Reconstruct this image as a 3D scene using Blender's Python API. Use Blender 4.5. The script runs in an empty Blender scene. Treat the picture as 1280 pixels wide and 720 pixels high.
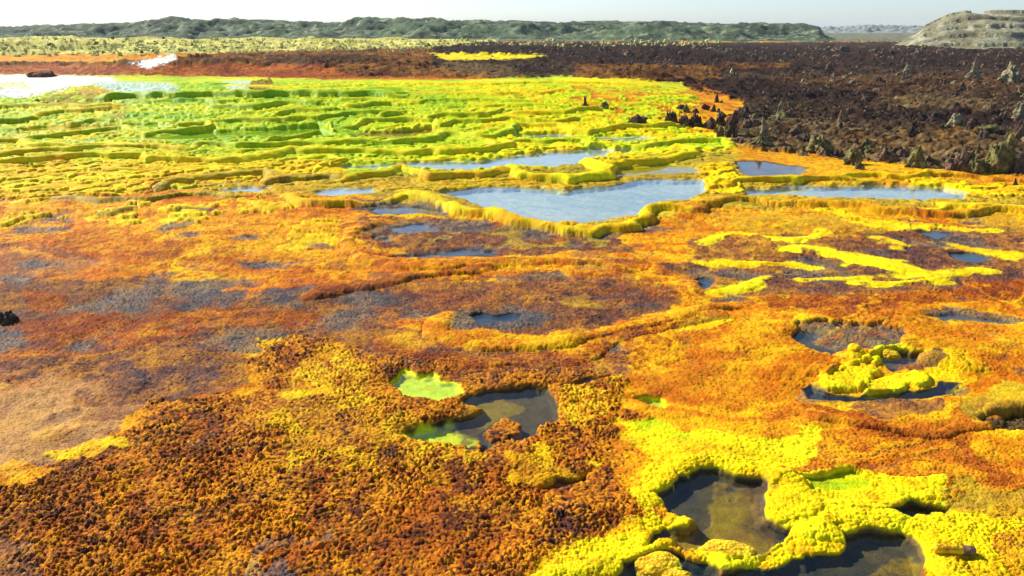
import bpy, bmesh, math, random
import numpy as np
from mathutils import Vector, Matrix, noise as mnoise

R = math.radians
SC = bpy.context.scene
COL = SC.collection
F32 = np.float32

# ------------------------------------------------------------------ camera
CAM_H = 4.0
FPX = 1005.0
PITCH = R(18.0)
cd = bpy.data.cameras.new("camera")
cam = bpy.data.objects.new("camera", cd)
COL.objects.link(cam)
cam.location = (0, 0, CAM_H)
cam.rotation_euler = (R(90) - PITCH, 0, 0)
cd.sensor_width = 36.0
cd.lens = 36.0 * FPX / 1280.0
cd.clip_start = 0.1
cd.clip_end = 20000
SC.camera = cam

# ------------------------------------------------------------------ sky, sun, exposure
SUN_EL = R(36)
SUN_AZ = R(-52)            # measured from +Y (view direction) towards +X
w = bpy.data.worlds.new("World")
SC.world = w
w.use_nodes = True
nt = w.node_tree
bg = nt.nodes["Background"]
sky = nt.nodes.new("ShaderNodeTexSky")
sky.sky_type = 'NISHITA'
sky.sun_disc = False
sky.sun_elevation = SUN_EL
sky.sun_rotation = SUN_AZ
sky.air_density = 0.7
sky.dust_density = 0.55
sky.ozone_density = 3.0
sky.altitude = 0
nt.links.new(sky.outputs[0], bg.inputs[0])
bg.inputs[1].default_value = 0.108
ld = bpy.data.lights.new("sun", 'SUN')
ld.energy = 5.0
ld.angle = R(0.53)
ld.color = (1.0, 0.94, 0.84)
sun = bpy.data.objects.new("sun", ld)
COL.objects.link(sun)
sd = Vector((math.sin(SUN_AZ) * math.cos(SUN_EL), math.cos(SUN_AZ) * math.cos(SUN_EL), math.sin(SUN_EL)))
sun.rotation_euler = sd.to_track_quat('Z', 'Y').to_euler()
sun.location = sd * 100
SC.view_settings.view_transform = 'Standard'
SC.view_settings.look = 'None'
SC.view_settings.exposure = 0.62
SC.view_settings.gamma = 1.0
SC.view_settings.use_curve_mapping = False

# ------------------------------------------------------------------ numeric noise
rng = np.random.RandomState(7)
TAB = rng.rand(256, 256).astype(F32)
WX = rng.rand(256, 256).astype(F32)
WY = rng.rand(256, 256).astype(F32)
WC = rng.rand(256, 256).astype(F32)


def vnoise(x, y):
    ix = np.floor(x).astype(np.int32); iy = np.floor(y).astype(np.int32)
    fx = (x - ix).astype(F32); fy = (y - iy).astype(F32)
    fx = fx * fx * (3 - 2 * fx); fy = fy * fy * (3 - 2 * fy)
    a = TAB[ix & 255, iy & 255]; b = TAB[(ix + 1) & 255, iy & 255]
    c = TAB[ix & 255, (iy + 1) & 255]; d = TAB[(ix + 1) & 255, (iy + 1) & 255]
    return (a + (b - a) * fx) * (1 - fy) + (c + (d - c) * fx) * fy


def fbm(x, y, oct=4, gain=0.5):
    """0..1, mean .5"""
    s = np.zeros(np.shape(x), F32); a = 1.0; t = 0.0
    ca, sa = math.cos(0.7), math.sin(0.7)
    x = np.asarray(x, dtype=F32); y = np.asarray(y, dtype=F32)
    for i in range(oct):
        s += a * vnoise(x + 17.3 * i, y - 9.1 * i)
        t += a; a *= gain
        x, y = (x * ca - y * sa) * 2.03, (x * sa + y * ca) * 2.03
    return s / t


def worley(x, y):
    """F1 distance (cell units), second distance, random id of the cell"""
    ix = np.floor(x).astype(np.int32); iy = np.floor(y).astype(np.int32)
    fx = (x - ix).astype(F32); fy = (y - iy).astype(F32)
    f1 = np.full(x.shape, 9.0, F32); f2 = np.full(x.shape, 9.0, F32); cid = np.zeros(x.shape, F32)
    for dx in (-1, 0, 1):
        for dy in (-1, 0, 1):
            a = (ix + dx) & 255; b = (iy + dy) & 255
            px = WX[a, b] * 0.8 + 0.1 + dx - fx; py = WY[a, b] * 0.8 + 0.1 + dy - fy
            d = px * px + py * py
            nearer = d < f1
            f2 = np.where(nearer, f1, np.minimum(f2, d))
            cid = np.where(nearer, WC[a, b], cid)
            f1 = np.where(nearer, d, f1)
    return np.sqrt(f1), np.sqrt(f2), cid


def sstep(a, b, x):
    t = np.clip((x - a) / (b - a), 0, 1)
    return t * t * (3 - 2 * t)


# ------------------------------------------------------------------ pixel <-> ground
CP, SP = math.cos(PITCH), math.sin(PITCH)


def slope(v):
    """drop per metre of distance for the picture row v (1280x720)"""
    q = (v - 360.0) / FPX
    return math.tan(math.atan(q) + PITCH)


def crest(v, d):
    return CAM_H - d * slope(v)


def project(x, y, z):
    dz = CAM_H - z
    zc = y * CP + dz * SP
    yc = -y * SP + dz * CP
    zc = np.maximum(zc, 0.05)
    return 640 + FPX * x / zc, 360 + FPX * yc / zc


def G(x, x0, x1, s):
    return sstep(x0 - s, x0 + s, x) * (1 - sstep(x1 - s, x1 + s, x))


def big(x, y):
    """large relief of the ground (m)"""
    x = np.asarray(x, dtype=F32); y = np.asarray(y, dtype=F32)
    t = x / np.maximum(y + 0.5, 1.0)
    left = 1 - sstep(0.02, 0.34, t) * 0.62
    z = sstep(28.5, 43, y) * 0.95 * left
    n1 = fbm(x * 0.11, y * 0.11, 3) - 0.5
    far = sstep(40, 60, y)
    z = z + n1 * 0.9 * far
    u = t * FPX / 1.05 + 640
    # brown bank behind the terraces
    m = G(u, 150, 520, 60)
    z = z + m * 1.05 * np.exp(-((y - 66 + 4 * n1) / 7.5) ** 2) * (0.8 + 0.8 * n1)
    m = G(u, -600, 60, 90)
    z = z + m * 0.45 * np.exp(-((y - 70) / 6.0) ** 2)
    # low dark mound behind the right end of the terraces
    m = G(u, 725, 830, 40)
    z = z + m * 0.75 * np.exp(-((y - 55) / 4.5) ** 2)
    m = G(u, 640, 1000, 60)
    z = z + m * 0.35 * np.exp(-((y - 74) / 5.0) ** 2)
    # long far bank that carries the pale salt tufts (left) and dark boulders (right)
    hl = 0.55 + 0.75 * (1 - sstep(330, 760, u))
    z = z + hl * np.exp(-(np.maximum(104 - y, 0) / 9.0) ** 2) * (1 - sstep(120, 170, y) * 0.7) * (0.85 + 0.8 * n1)
    z = z + 0.5 * G(u, 1050, 1500, 80) * np.exp(-((y - 86) / 7.0) ** 2)
    z = z * (1 - sstep(180, 260, y) * 0.8)
    return z.astype(F32)


_gx = np.concatenate([np.linspace(-1.6, 1.6, 241)])
_gy = np.exp(np.linspace(math.log(2.0), math.log(420.0), 1500))
_tab = big(_gx[None, :] * _gy[:, None], np.repeat(_gy[:, None], 241, 1)).tolist()
_l0, _l1 = math.log(2.0), math.log(420.0)


def zb(x, y):
    """base relief by table look-up"""
    if y < 2.01: return 0.0
    fy = (math.log(y) - _l0) / (_l1 - _l0) * 1499
    fx = (x / y + 1.6) / 3.2 * 240
    fy = min(max(fy, 0), 1497.99); fx = min(max(fx, 0), 238.99)
    i, j = int(fy), int(fx); a, b = fy - i, fx - j
    r0, r1 = _tab[i], _tab[i + 1]
    return (r0[j] * (1 - b) + r0[j + 1] * b) * (1 - a) + (r1[j] * (1 - b) + r1[j + 1] * b) * a


def at(u, v):
    """ground point (base relief) seen at a place of the photograph"""
    q = (v - 360.0) / FPX
    dx, dy, dz = (u - 640.0) / FPX, CP - q * SP, -SP - q * CP
    t = prev = 3.0
    while t < 400:
        if CAM_H + dz * t <= zb(dx * t, dy * t):
            lo, hi = prev, t
            for _ in range(14):
                m = (lo + hi) / 2
                if CAM_H + dz * m <= zb(dx * m, dy * m): hi = m
                else: lo = m
            return dx * hi, dy * hi, CAM_H + dz * hi
        prev = t
        t += max(0.1, t * 0.012)
    return dx * 300, dy * 300, 0.0


# ------------------------------------------------------------------ ground lattice
def rows():
    d = [2.6]
    while d[-1] < 3200:
        y = d[-1]
        if y < 19: st = max(0.0085, 0.95 * y * y / (1.1 * FPX * CAM_H))
        elif y < 60: st = max(0.03, 0.30 * y * y / (1.1 * FPX * CAM_H))
        elif y < 135: st = 0.24 * y * y / (1.1 * FPX * 3.0)
        else: st = y * 0.03
        d.append(y + st)
    return np.array(d)


ys = rows()
tc = np.arange(-0.66, 0.66, 1.25 / FPX)
side = 0.66 + np.cumsum(np.linspace(2.0 / FPX, 14 / FPX, 90))
ts = np.concatenate([-side[::-1], tc, side])
NR, NC = len(ys), len(ts)
Y = np.repeat(ys[:, None], NC, 1).astype(F32)
X = (ts[None, :] * (Y * 0.955 + 1.25)).astype(F32)
print("ground lattice", NR, NC, NR * NC)
Z0 = big(X, Y)
U, V = project(X, Y, Z0)
U = U.astype(F32); V = V.astype(F32)
# organic wander of every zone outline: in metres, so it scales with distance
PXM = (FPX / np.sqrt(X ** 2 + Y ** 2 + 16)).astype(F32)          # pixels per metre
w1 = fbm(X * 0.9, Y * 0.9, 4) - 0.5
w2 = fbm(X * 0.9 + 40, Y * 0.9 + 71, 4) - 0.5
w3 = fbm(X * 4.5 + 11, Y * 4.5, 3) - 0.5
w4 = fbm(X * 4.5 + 60, Y * 4.5 + 31, 3) - 0.5
SW1 = fbm(X * 0.9, Y * 0.9, 1) - .5
SW2 = fbm(X * 0.9 + 40, Y * 0.9 + 71, 1) - .5
SM1 = fbm(X * 2.6 + 11, Y * 2.6, 1)
SM2 = fbm(X * 2.6 + 60, Y * 2.6 + 31, 1)
VS = np.clip(4.4 / np.sqrt(Y ** 2 + 16), 0.05, 0.6).astype(F32)  # foreshortening
WU = U + PXM * (w1 * 0.55 + w3 * 0.16)
WV = V + PXM * VS * (w2 * 0.9 + w4 * 0.30)


def rows_for(v0, v1):
    vm = V.mean(1)
    ok = np.where((V.min(1) <= v1) & (V.max(1) >= v0))[0]
    return (ok[0], ok[-1] + 1) if len(ok) else (0, 0)


def poly_mask(pts, soft, pad=None, warp=1.0):
    """1 inside the outline, falling to 0 over `soft` pixels; returns window, mask"""
    pts = np.array(pts, dtype=np.float64)
    pad = soft + 45 if pad is None else pad
    u0, v0 = pts.min(0) - pad; u1, v1 = pts.max(0) + pad
    r0, r1 = rows_for(v0, v1)
    um = U[r0:r1]
    cc = np.where((um.max(0) >= u0) & (um.min(0) <= u1))[0]
    if r1 <= r0 or len(cc) == 0: return None, None
    sl = (slice(r0, r1), slice(cc[0], cc[-1] + 1))
    if warp == 1.0: u, v = WU[sl], WV[sl]
    else:
        u = U[sl] + (WU[sl] - U[sl]) * warp; v = V[sl] + (WV[sl] - V[sl]) * warp
    asp = 2.4                                  # picture is squashed in depth: weight rows more
    inside = np.zeros(u.shape, bool)
    dist = np.full(u.shape, 1e9, F32)
    n = len(pts)
    for i in range(n):
        a = pts[i]; b = pts[(i + 1) % n]
        if a[1] != b[1]:
            c = ((a[1] > v) != (b[1] > v)) & (u < (b[0] - a[0]) * (v - a[1]) / (b[1] - a[1]) + a[0])
            inside ^= c
        ex, ey = b[0] - a[0], (b[1] - a[1]) * asp
        px, py = u - a[0], (v - a[1]) * asp
        tt = np.clip((px * ex + py * ey) / (ex * ex + ey * ey + 1e-9), 0, 1)
        dd = (px - tt * ex) ** 2 + (py - tt * ey) ** 2
        dist = np.minimum(dist, dd)
    dist = np.sqrt(dist)
    sdist = np.where(inside, dist, -dist)
    return sl, sstep(-soft, soft, sdist).astype(F32)


def line_dist(pts, reach):
    """metric distance to a polyline given in picture pixels; sign>0 behind it"""
    w_ = [at(u, v + 2.0)[:2] for u, v in pts]
    w_ = np.array(w_)
    lo = w_.min(0) - reach; hi = w_.max(0) + reach
    rr = np.where((ys >= lo[1]) & (ys <= hi[1]))[0]
    if len(rr) == 0: return None, None, None, None
    xx = X[rr[0]:rr[-1] + 1]
    cc = np.where((xx.max(0) >= lo[0]) & (xx.min(0) <= hi[0]))[0]
    if len(cc) == 0: return None, None, None, None
    sl = (slice(rr[0], rr[-1] + 1), slice(cc[0], cc[-1] + 1))
    x = X[sl] + SW1[sl] * 0.45 + (SM1[sl] - .5) * .16; y = Y[sl] + SW2[sl] * 0.65 + (SM2[sl] - .5) * .30 * (1 - .8 * sstep(21, 32, Y[sl]))
    best = np.full(x.shape, 1e9, F32); sg = np.zeros(x.shape, F32); tpos = np.zeros(x.shape, F32)
    n = len(w_) - 1
    for i in range(n):
        a = w_[i]; b = w_[i + 1]
        ex, ey = b - a
        L2 = ex * ex + ey * ey + 1e-9
        px, py = x - a[0], y - a[1]
        tt = np.clip((px * ex + py * ey) / L2, 0, 1)
        dd = (px - tt * ex) ** 2 + (py - tt * ey) ** 2
        m = dd < best
        best = np.where(m, dd, best)
        sg = np.where(m, np.sign(ex * py - ey * px) * (1 if ex > 0 else -1), sg)
        tpos = np.where(m, (i + tt) / n, tpos)
    return sl, np.sqrt(best), sg, tpos


# ------------------------------------------------------------------ ground kinds
# c1,c2,c3: colours mixed by grain and patch noise; cg: dark sediment plus painted shade in the gaps between grains
# gran: grain height factor, lump: cauliflower lump height, var: patchiness
K = {
 'gold':   dict(c=[(.74,.31,.006),(.56,.15,.006),(.82,.48,.006)], cg=(.22,.06,.008), gran=.45, lump=.03, rough=.7),
 'orange': dict(c=[(.60,.165,.008),(.40,.085,.008),(.76,.33,.008)], cg=(.12,.035,.010), gran=.55, lump=.03, rough=.7),
 'rust':   dict(c=[(.33,.068,.008),(.20,.040,.010),(.54,.15,.010)], cg=(.08,.022,.010), gran=.7, lump=.02, rough=.75),
 'mauve':  dict(c=[(.155,.062,.044),(.080,.042,.040),(.38,.145,.026)], cg=(.035,.022,.024), gran=.72, lump=.0, rough=.75),
 'pink':   dict(c=[(.27,.125,.070),(.125,.060,.042),(.52,.27,.095)], cg=(.09,.045,.035), gran=.6, lump=.0, rough=.7),
 'grey':   dict(c=[(.12,.095,.08),(.045,.058,.072),(.24,.16,.08)], cg=(.022,.028,.038), gran=.72, lump=.0, rough=.5),
 'knobs':  dict(c=[(.44,.110,.008),(.12,.036,.014),(.70,.29,.008)], cg=(.022,.012,.010), gran=1.2, lump=.02, rough=.65),
 'knobsd': dict(c=[(.27,.070,.014),(.060,.030,.026),(.56,.20,.010)], cg=(.018,.013,.014), gran=1.15, lump=.01, rough=.65),
 'knobsy': dict(c=[(.72,.32,.006),(.34,.09,.008),(.84,.58,.008)], cg=(.032,.018,.010), gran=1.2, lump=.03, rough=.65),
 'yellow': dict(c=[(.82,.56,.004),(.76,.38,.004),(.86,.68,.005)], cg=(.34,.14,.004), gran=.25, lump=.055, rough=.65),
 'lemon':  dict(c=[(.82,.67,.004),(.80,.50,.004),(.87,.80,.008)], cg=(.50,.36,.006), gran=.15, lump=.045, rough=.65),
 'lime':   dict(c=[(.56,.62,.004),(.82,.72,.004),(.30,.50,.005)], cg=(.34,.44,.006), gran=.12, lump=.02, rough=.55),
 'green':  dict(c=[(.34,.56,.006),(.56,.66,.005),(.15,.40,.010)], cg=(.2,.4,.02), gran=.08, lump=.01, rough=.4),
 'olive':  dict(c=[(.52,.38,.02),(.68,.48,.012),(.30,.20,.02)], cg=(.20,.12,.015), gran=.3, lump=.02, rough=.5),
 'white':  dict(c=[(.84,.84,.76),(.84,.84,.62),(.80,.86,.84)], cg=(.7,.72,.6), gran=.1, lump=.01, rough=.45),
 'cyan':   dict(c=[(.52,.70,.62),(.40,.60,.58),(.66,.78,.58)], cg=(.3,.5,.45), gran=.05, lump=.0, rough=.25),
 'earth':  dict(c=[(.042,.024,.014),(.020,.014,.010),(.095,.058,.028)], cg=(.022,.013,.010), gran=.8, lump=.06, rough=.85),
 'earthd': dict(c=[(.030,.018,.013),(.020,.014,.012),(.055,.028,.016)], cg=(.012,.009,.008), gran=.8, lump=.06, rough=.85),
 'tan':    dict(c=[(.17,.105,.038),(.10,.062,.026),(.30,.20,.075)], cg=(.07,.04,.018), gran=.8, lump=.05, rough=.8),
 'brown':  dict(c=[(.15,.056,.014),(.070,.030,.012),(.34,.15,.020)], cg=(.05,.022,.010), gran=.4, lump=.05, rough=.8),
 'bed':    dict(c=[(.062,.058,.044),(.034,.042,.042),(.13,.085,.032)], cg=(.02,.03,.035), gran=.12, lump=.0, rough=.5),
 'bedpale':dict(c=[(.52,.55,.50),(.42,.48,.46),(.62,.62,.54)], cg=(.4,.44,.42), gran=.05, lump=.0, rough=.5),
 'bedmud': dict(c=[(.20,.095,.025),(.10,.055,.03),(.38,.22,.01)], cg=(.05,.03,.02), gran=.25, lump=.02, rough=.5),
 'bedlem': dict(c=[(.88,.84,.01),(.84,.76,.01),(.70,.84,.03)], cg=(.6,.6,.02), gran=.1, lump=.0, rough=.5),
 'palegr': dict(c=[(.60,.54,.11),(.30,.28,.06),(.82,.76,.22)], cg=(.08,.08,.03), gran=.5, lump=.1, rough=.8),
 'plain':  dict(c=[(.16,.17,.11),(.24,.22,.12),(.10,.12,.08)], cg=(.1,.1,.08), gran=0, lump=.0, rough=.8),
}
C1 = np.empty((NR, NC, 3), F32); C2 = np.empty_like(C1); C3 = np.empty_like(C1); CG = np.empty_like(C1)
GR = np.empty((NR, NC), F32); LU = np.empty_like(GR); RO = np.empty_like(GR)
HO = np.zeros_like(GR)                         # height offset (m)
FLAT = np.ones_like(GR)                        # 0 where small rolling relief is suppressed


def paint_sl(sl, m, kind):
    k = K[kind]
    m3 = m[..., None]
    C1[sl] += (np.array(k['c'][0], F32) - C1[sl]) * m3
    C2[sl] += (np.array(k['c'][1], F32) - C2[sl]) * m3
    C3[sl] += (np.array(k['c'][2], F32) - C3[sl]) * m3
    CG[sl] += (np.array(k['cg'], F32) - CG[sl]) * m3
    GR[sl] += (k['gran'] - GR[sl]) * m
    LU[sl] += (k['lump'] - LU[sl]) * m
    RO[sl] += (k['rough'] - RO[sl]) * m


RAG = fbm(X * 3.1 + 15, Y * 3.1 + 44, 4, .6)


def paint(kind, pts, soft=8, amount=1.0, dz=0.0, speck=0.0, warp=1.0, rag=2.4):
    sl, m = poly_mask(pts, soft, warp=warp)
    if sl is None: return
    if speck > 0:                              # broken up into patches
        n = fbm(X[sl] * 1.7 + 5, Y[sl] * 1.1 + 3, 4)
        m = m * sstep(0.5 - 0.10, 0.5 + 0.06, n + (0.5 - speck) * 0.6)
    m = sstep(.22, .78, m + (RAG[sl] - .5) * rag * 4 * m * (1 - m))
    paint_sl(sl, m * amount, kind)
    if dz: HO[sl] += dz * m


for a in (C1, C2, C3, CG): a[:] = 0
GR[:] = 0; LU[:] = 0; RO[:] = .6
ALL = (slice(0, NR), slice(0, NC))
paint_sl(ALL, np.ones((NR, NC), F32), 'gold')

# ---- far to near: base zones
paint('plain', [(-3000, 20), (4000, 20), (4000, 52), (-3000, 52)], 3)
paint('palegr', [(-1500, 46), (430, 46), (620, 47), (620, 56), (400, 66), (-1500, 80)], 3)
paint('brown', [(-1500, 76), (120, 78), (200, 74), (280, 66), (420, 62), (540, 60), (760, 74), (1000, 80), (900, 100), (700, 98), (300, 96), (60, 96), (-1500, 96)], 4)
paint('earth', [(600, 52), (1280, 52), (3500, 52), (3500, 215), (1280, 225), (1100, 205), (940, 190), (895, 165), (930, 130), (860, 104), (640, 98), (540, 84), (540, 60)], 5)
paint('earthd', [(540, 58), (800, 54), (1280, 62), (3000, 62), (3000, 92), (1280, 88), (1100, 84), (960, 92), (830, 84), (640, 74), (540, 66)], 5)
paint('earthd', [(860, 96), (960, 100), (1100, 118), (1080, 132), (960, 124), (880, 118), (840, 104)], 8)
paint('earthd', [(1020, 140), (1160, 136), (1290, 150), (1290, 162), (1100, 158)], 8, .7)
paint('brown', [(900, 80), (990, 80), (980, 86), (900, 86)], 4, .7)
paint('brown', [(960, 96), (1280, 96), (1280, 118), (1100, 116), (980, 106)], 8, .22)
paint('tan', [(1100, 122), (1160, 120), (1240, 124), (1240, 136), (1110, 134)], 8, .6)
paint('tan', [(880, 180), (940, 150), (1000, 145), (1100, 165), (1290, 170), (2400, 170), (2400, 215), (1280, 218), (1100, 204), (1000, 196)], 10, .55)
paint('brown', [(1040, 170), (1200, 160), (1280, 180), (1280, 205), (1120, 200), (1050, 190)], 10, .35, speck=.5)
paint('brown', [(720, 80), (900, 82), (900, 100), (720, 100)], 5, .8)
paint('tan', [(550, 78), (640, 82), (650, 96), (560, 92)], 5, .5)
paint('rust', [(-1500, 88), (400, 80), (440, 94), (600, 96), (600, 102), (430, 106), (300, 97), (-1500, 97)], 4, .8)
paint('earthd', [(330, 70), (420, 68), (500, 72), (440, 80), (340, 80)], 5, .6)
paint('earthd', [(640, 82), (700, 84), (700, 94), (650, 92)], 4, .9)
paint('lemon', [(535, 67), (620, 67), (680, 70), (650, 75), (560, 75)], 3, .9)
paint('white', [(165, 80), (190, 74), (215, 68), (222, 72), (208, 80), (185, 86)], 7, .9)
paint('gold', [(850, 45), (950, 47), (1000, 52), (850, 53)], 3, .9)

# terrace field
TERR = [(-1500, 92), (100, 94), (300, 96), (430, 100), (560, 100), (700, 96), (760, 98), (850, 104), (880, 128), (840, 150), (880, 168), (915, 182),
        (900, 196), (860, 206), (760, 214), (640, 220), (500, 222), (200, 240), (-1500, 240)]
paint('lime', TERR, 5)
paint('yellow', [(-1500, 200), (0, 205), (120, 190), (300, 200), (420, 205), (440, 225), (230, 235), (100, 250), (-1500, 250)], 8, .95)
paint('yellow', [(-1500, 190), (0, 192), (180, 184), (330, 196), (420, 196), (330, 214), (180, 220), (20, 226), (-1500, 226)], 8, .8, speck=.62)
paint('yellow', [(-1500, 150), (40, 150), (110, 140), (220, 150), (220, 196), (-1500, 200)], 14, .75, speck=.42)
paint('yellow', [(620, 112), (720, 108), (800, 108), (900, 150), (900, 190), (780, 200), (640, 205), (600, 170), (600, 130)], 18, .75, speck=.6)
paint('lemon', [(640, 150), (900, 150), (915, 190), (780, 212), (640, 216), (560, 200)], 14, .7, speck=.6)
paint('green', [(140, 118), (300, 110), (520, 104), (600, 120), (560, 150), (420, 166), (300, 172), (120, 168), (90, 150), (140, 140)], 24, .55)
paint('green', [(-1500, 156), (120, 150), (460, 165), (600, 178), (420, 186), (-1500, 182)], 14, .6, speck=.55)
paint('lemon', [(360, 104), (560, 102), (700, 98), (820, 104), (820, 112), (560, 112), (360, 118)], 6, .75, speck=.7)
paint('green', [(250, 160), (420, 150), (470, 165), (300, 176)], 8, .5)
paint('orange', [(700, 112), (850, 106), (900, 112), (930, 128), (900, 150), (820, 148), (740, 140), (690, 128)], 16, .95, speck=.68)
paint('lemon', [(700, 98), (800, 98), (830, 104), (800, 110), (720, 108)], 4, .8)
paint('gold', [(690, 108), (870, 108), (900, 118), (760, 124)], 6, .7, speck=.5)
paint('white', [(-1500, 94), (60, 94), (140, 96), (150, 104), (90, 110), (40, 122), (-1500, 128)], 12, .9, rag=.8)
paint('lemon', [(-1500, 108), (30, 104), (40, 112), (-1500, 122)], 8, .5)
paint('cyan', [(110, 102), (210, 104), (232, 112), (215, 120), (150, 118), (120, 110)], 14, .8, rag=.8)  # bluish steam haze painted flat into the ground colour
paint('cyan', [(278, 101), (312, 101), (316, 117), (276, 117)], 12, .7, rag=.6)  # second wisp of steam haze, also only ground colour
paint('green', [(225, 104), (285, 104), (285, 120), (215, 122)], 5)
paint('brown', [(312, 102), (340, 102), (340, 114), (315, 114)], 4, .8)
paint('brown', [(30, 124), (90, 118), (130, 120), (140, 130), (60, 134)], 8, .6, speck=.5)
paint('olive', [(95, 112), (125, 108), (145, 116), (120, 122), (95, 120)], 5)
paint('olive', [(130, 132), (160, 130), (165, 150), (140, 154)], 14, .5)

paint('lemon', [(-1500, 192), (0, 192), (200, 190), (300, 200), (260, 216), (60, 240), (-1500, 250)], 14, .7, speck=.75)
paint('yellow', [(-1500, 206), (0, 206), (200, 208), (430, 222), (440, 240), (260, 256), (100, 262), (-1500, 268)], 16, .9, speck=.8)
paint('lime', [(-1500, 186), (0, 188), (200, 186), (440, 190), (430, 206), (200, 206), (-1500, 212)], 12, .5, speck=.5)
# shelf around the middle pools
paint('olive', [(230, 232), (430, 222), (640, 214), (800, 196), (905, 190), (960, 195), (1100, 206), (1290, 226), (2000, 235), (2000, 260), (1280, 262), (900, 262), (760, 286), (600, 268), (440, 246), (300, 246)], 6, .9)
paint('gold', [(930, 186), (1100, 204), (1290, 224), (1290, 250), (1150, 236), (1000, 220), (920, 200)], 6, .8)
paint('yellow', [(880, 208), (915, 206), (925, 240), (890, 244), (878, 226)], 6)
paint('yellow', [(1130, 222), (1290, 234), (1290, 252), (1220, 246), (1140, 232)], 6, .9)

# middle ground
paint('orange', [(-900, 250), (120, 252), (300, 252), (470, 262), (500, 300), (420, 340), (250, 350), (0, 352), (-900, 352)], 14, .55)
paint('rust', [(60, 280), (340, 290), (470, 330), (440, 352), (280, 330), (100, 322)], 14, .45, speck=.5)
paint('yellow', [(-900, 242), (130, 250), (240, 262), (200, 290), (0, 300), (-900, 300)], 10, .8, speck=.7)
paint('lemon', [(60, 272), (260, 252), (400, 256), (340, 268), (150, 285)], 8, .7, speck=.55)
paint('yellow', [(330, 280), (430, 276), (430, 320), (340, 316)], 8, .6, speck=.6)
paint('pink', [(-900, 305), (60, 305), (150, 325), (100, 345), (-900, 345)], 8, .6)
paint('grey', [(190, 282), (300, 274), (350, 286), (350, 300), (230, 303), (190, 300)], 6, .8, speck=.6)
paint('grey', [(285, 332), (390, 326), (400, 333), (300, 341)], 4, .8)
paint('mauve', [(-900, 352), (150, 350), (380, 362), (560, 360), (760, 340), (880, 330), (1290, 300), (1290, 360), (1000, 366), (850, 375), (800, 420), (840, 470), (760, 480), (520, 470), (420, 420), (300, 440), (-900, 640)], 14, .9)
paint('grey', [(20, 352), (200, 348), (380, 366), (370, 385), (240, 386), (100, 376)], 8, .75, speck=.72)
paint('gold', [(100, 380), (200, 374), (240, 390), (140, 398)], 8, .55, speck=.6)
paint('rust', [(0, 405), (150, 390), (300, 392), (420, 395), (420, 412), (240, 408), (80, 420), (-20, 440)], 10, .7)
paint('rust', [(40, 360), (90, 372), (70, 396), (30, 390)], 6, .8)
paint('orange', [(440, 262), (480, 268), (448, 286), (445, 305), (480, 322), (620, 330), (800, 326), (860, 350), (900, 378), (820, 372), (700, 345), (520, 345), (430, 356), (300, 380), (300, 352), (420, 320)], 7, .95)
paint('gold', [(420, 322), (520, 332), (700, 332), (820, 340), (760, 345), (560, 340), (430, 352), (380, 350)], 6, .7, speck=.6)
paint('mauve', [(460, 272), (600, 276), (760, 288), (800, 318), (620, 322), (470, 314), (446, 298)], 6, .9)
paint('olive', [(470, 262), (600, 270), (760, 290), (760, 314), (620, 310), (500, 300)], 8, .5, speck=.55)
paint('grey', [(440, 252), (540, 254), (590, 262), (560, 272), (470, 268)], 5, .8)
paint('grey', [(450, 282), (560, 280), (630, 300), (630, 322), (520, 328), (462, 314)], 6, .75, speck=.65)
paint('grey', [(610, 342), (700, 342), (715, 352), (640, 354)], 5, .85)
paint('mauve', [(560, 350), (720, 350), (830, 358), (860, 375), (760, 395), (700, 390), (600, 385), (470, 400), (480, 375)], 8, .8)
paint('rust', [(440, 362), (560, 356), (620, 372), (560, 392), (450, 388)], 8, .5, speck=.5)
paint('gold', [(540, 392), (570, 410), (640, 418), (720, 412), (800, 395), (900, 376), (1000, 380), (940, 410), (880, 408), (800, 412), (720, 432), (600, 430), (520, 420), (500, 400)], 6, .9)
paint('grey', [(562, 400), (590, 388), (650, 384), (700, 396), (680, 408), (600, 414), (570, 412)], 5, .95)
paint('orange', [(480, 398), (540, 400), (560, 420), (700, 432), (800, 420), (780, 436), (620, 446), (500, 424)], 8, .7)
paint('yellow', [(700, 372), (760, 370), (760, 382), (700, 382)], 5, .6, speck=.6)
paint('orange', [(860, 290), (1290, 262), (2000, 262), (2000, 300), (1290, 300), (1100, 300), (900, 330)], 8, .5, speck=.6)
paint('mauve', [(870, 300), (1280, 284), (1290, 350), (1000, 360), (860, 350)], 10, .8)
paint('olive', [(880, 272), (1280, 268), (1280, 290), (900, 296)], 8, .5, speck=.5)
paint('rust', [(960, 368), (1100, 366), (1290, 348), (2000, 340), (2000, 380), (1290, 372), (1130, 384), (1000, 392), (940, 386)], 8, .95)
paint('grey', [(720, 318), (800, 330), (790, 344), (730, 338)], 5, .35)
# right foreground: golden orange crust
paint('gold', [(900, 375), (1000, 384), (1130, 386), (1290, 372), (2200, 372), (2200, 760), (1290, 760), (760, 760), (690, 700), (790, 640), (740, 560), (780, 500), (790, 430)], 12, .95)
paint('orange', [(1000, 384), (1100, 380), (1130, 400), (1100, 430), (1020, 402)], 8, .7)
paint('orange', [(870, 430), (960, 440), (1000, 500), (900, 510), (800, 500), (800, 440)], 14, .5, speck=.6)
paint('orange', [(1000, 510), (1130, 530), (1200, 560), (1290, 580), (1290, 640), (1180, 610), (1000, 590), (930, 560), (940, 520)], 10, .9)
paint('rust', [(1000, 502), (1090, 528), (1160, 545), (1220, 500), (1290, 480), (1290, 500), (1220, 520), (1200, 560), (1290, 600), (1290, 616), (1190, 585), (1080, 545), (1000, 520)], 6, .85)
paint('mauve', [(1080, 500), (1180, 505), (1180, 525), (1110, 528), (1060, 514)], 6, .8)
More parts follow.
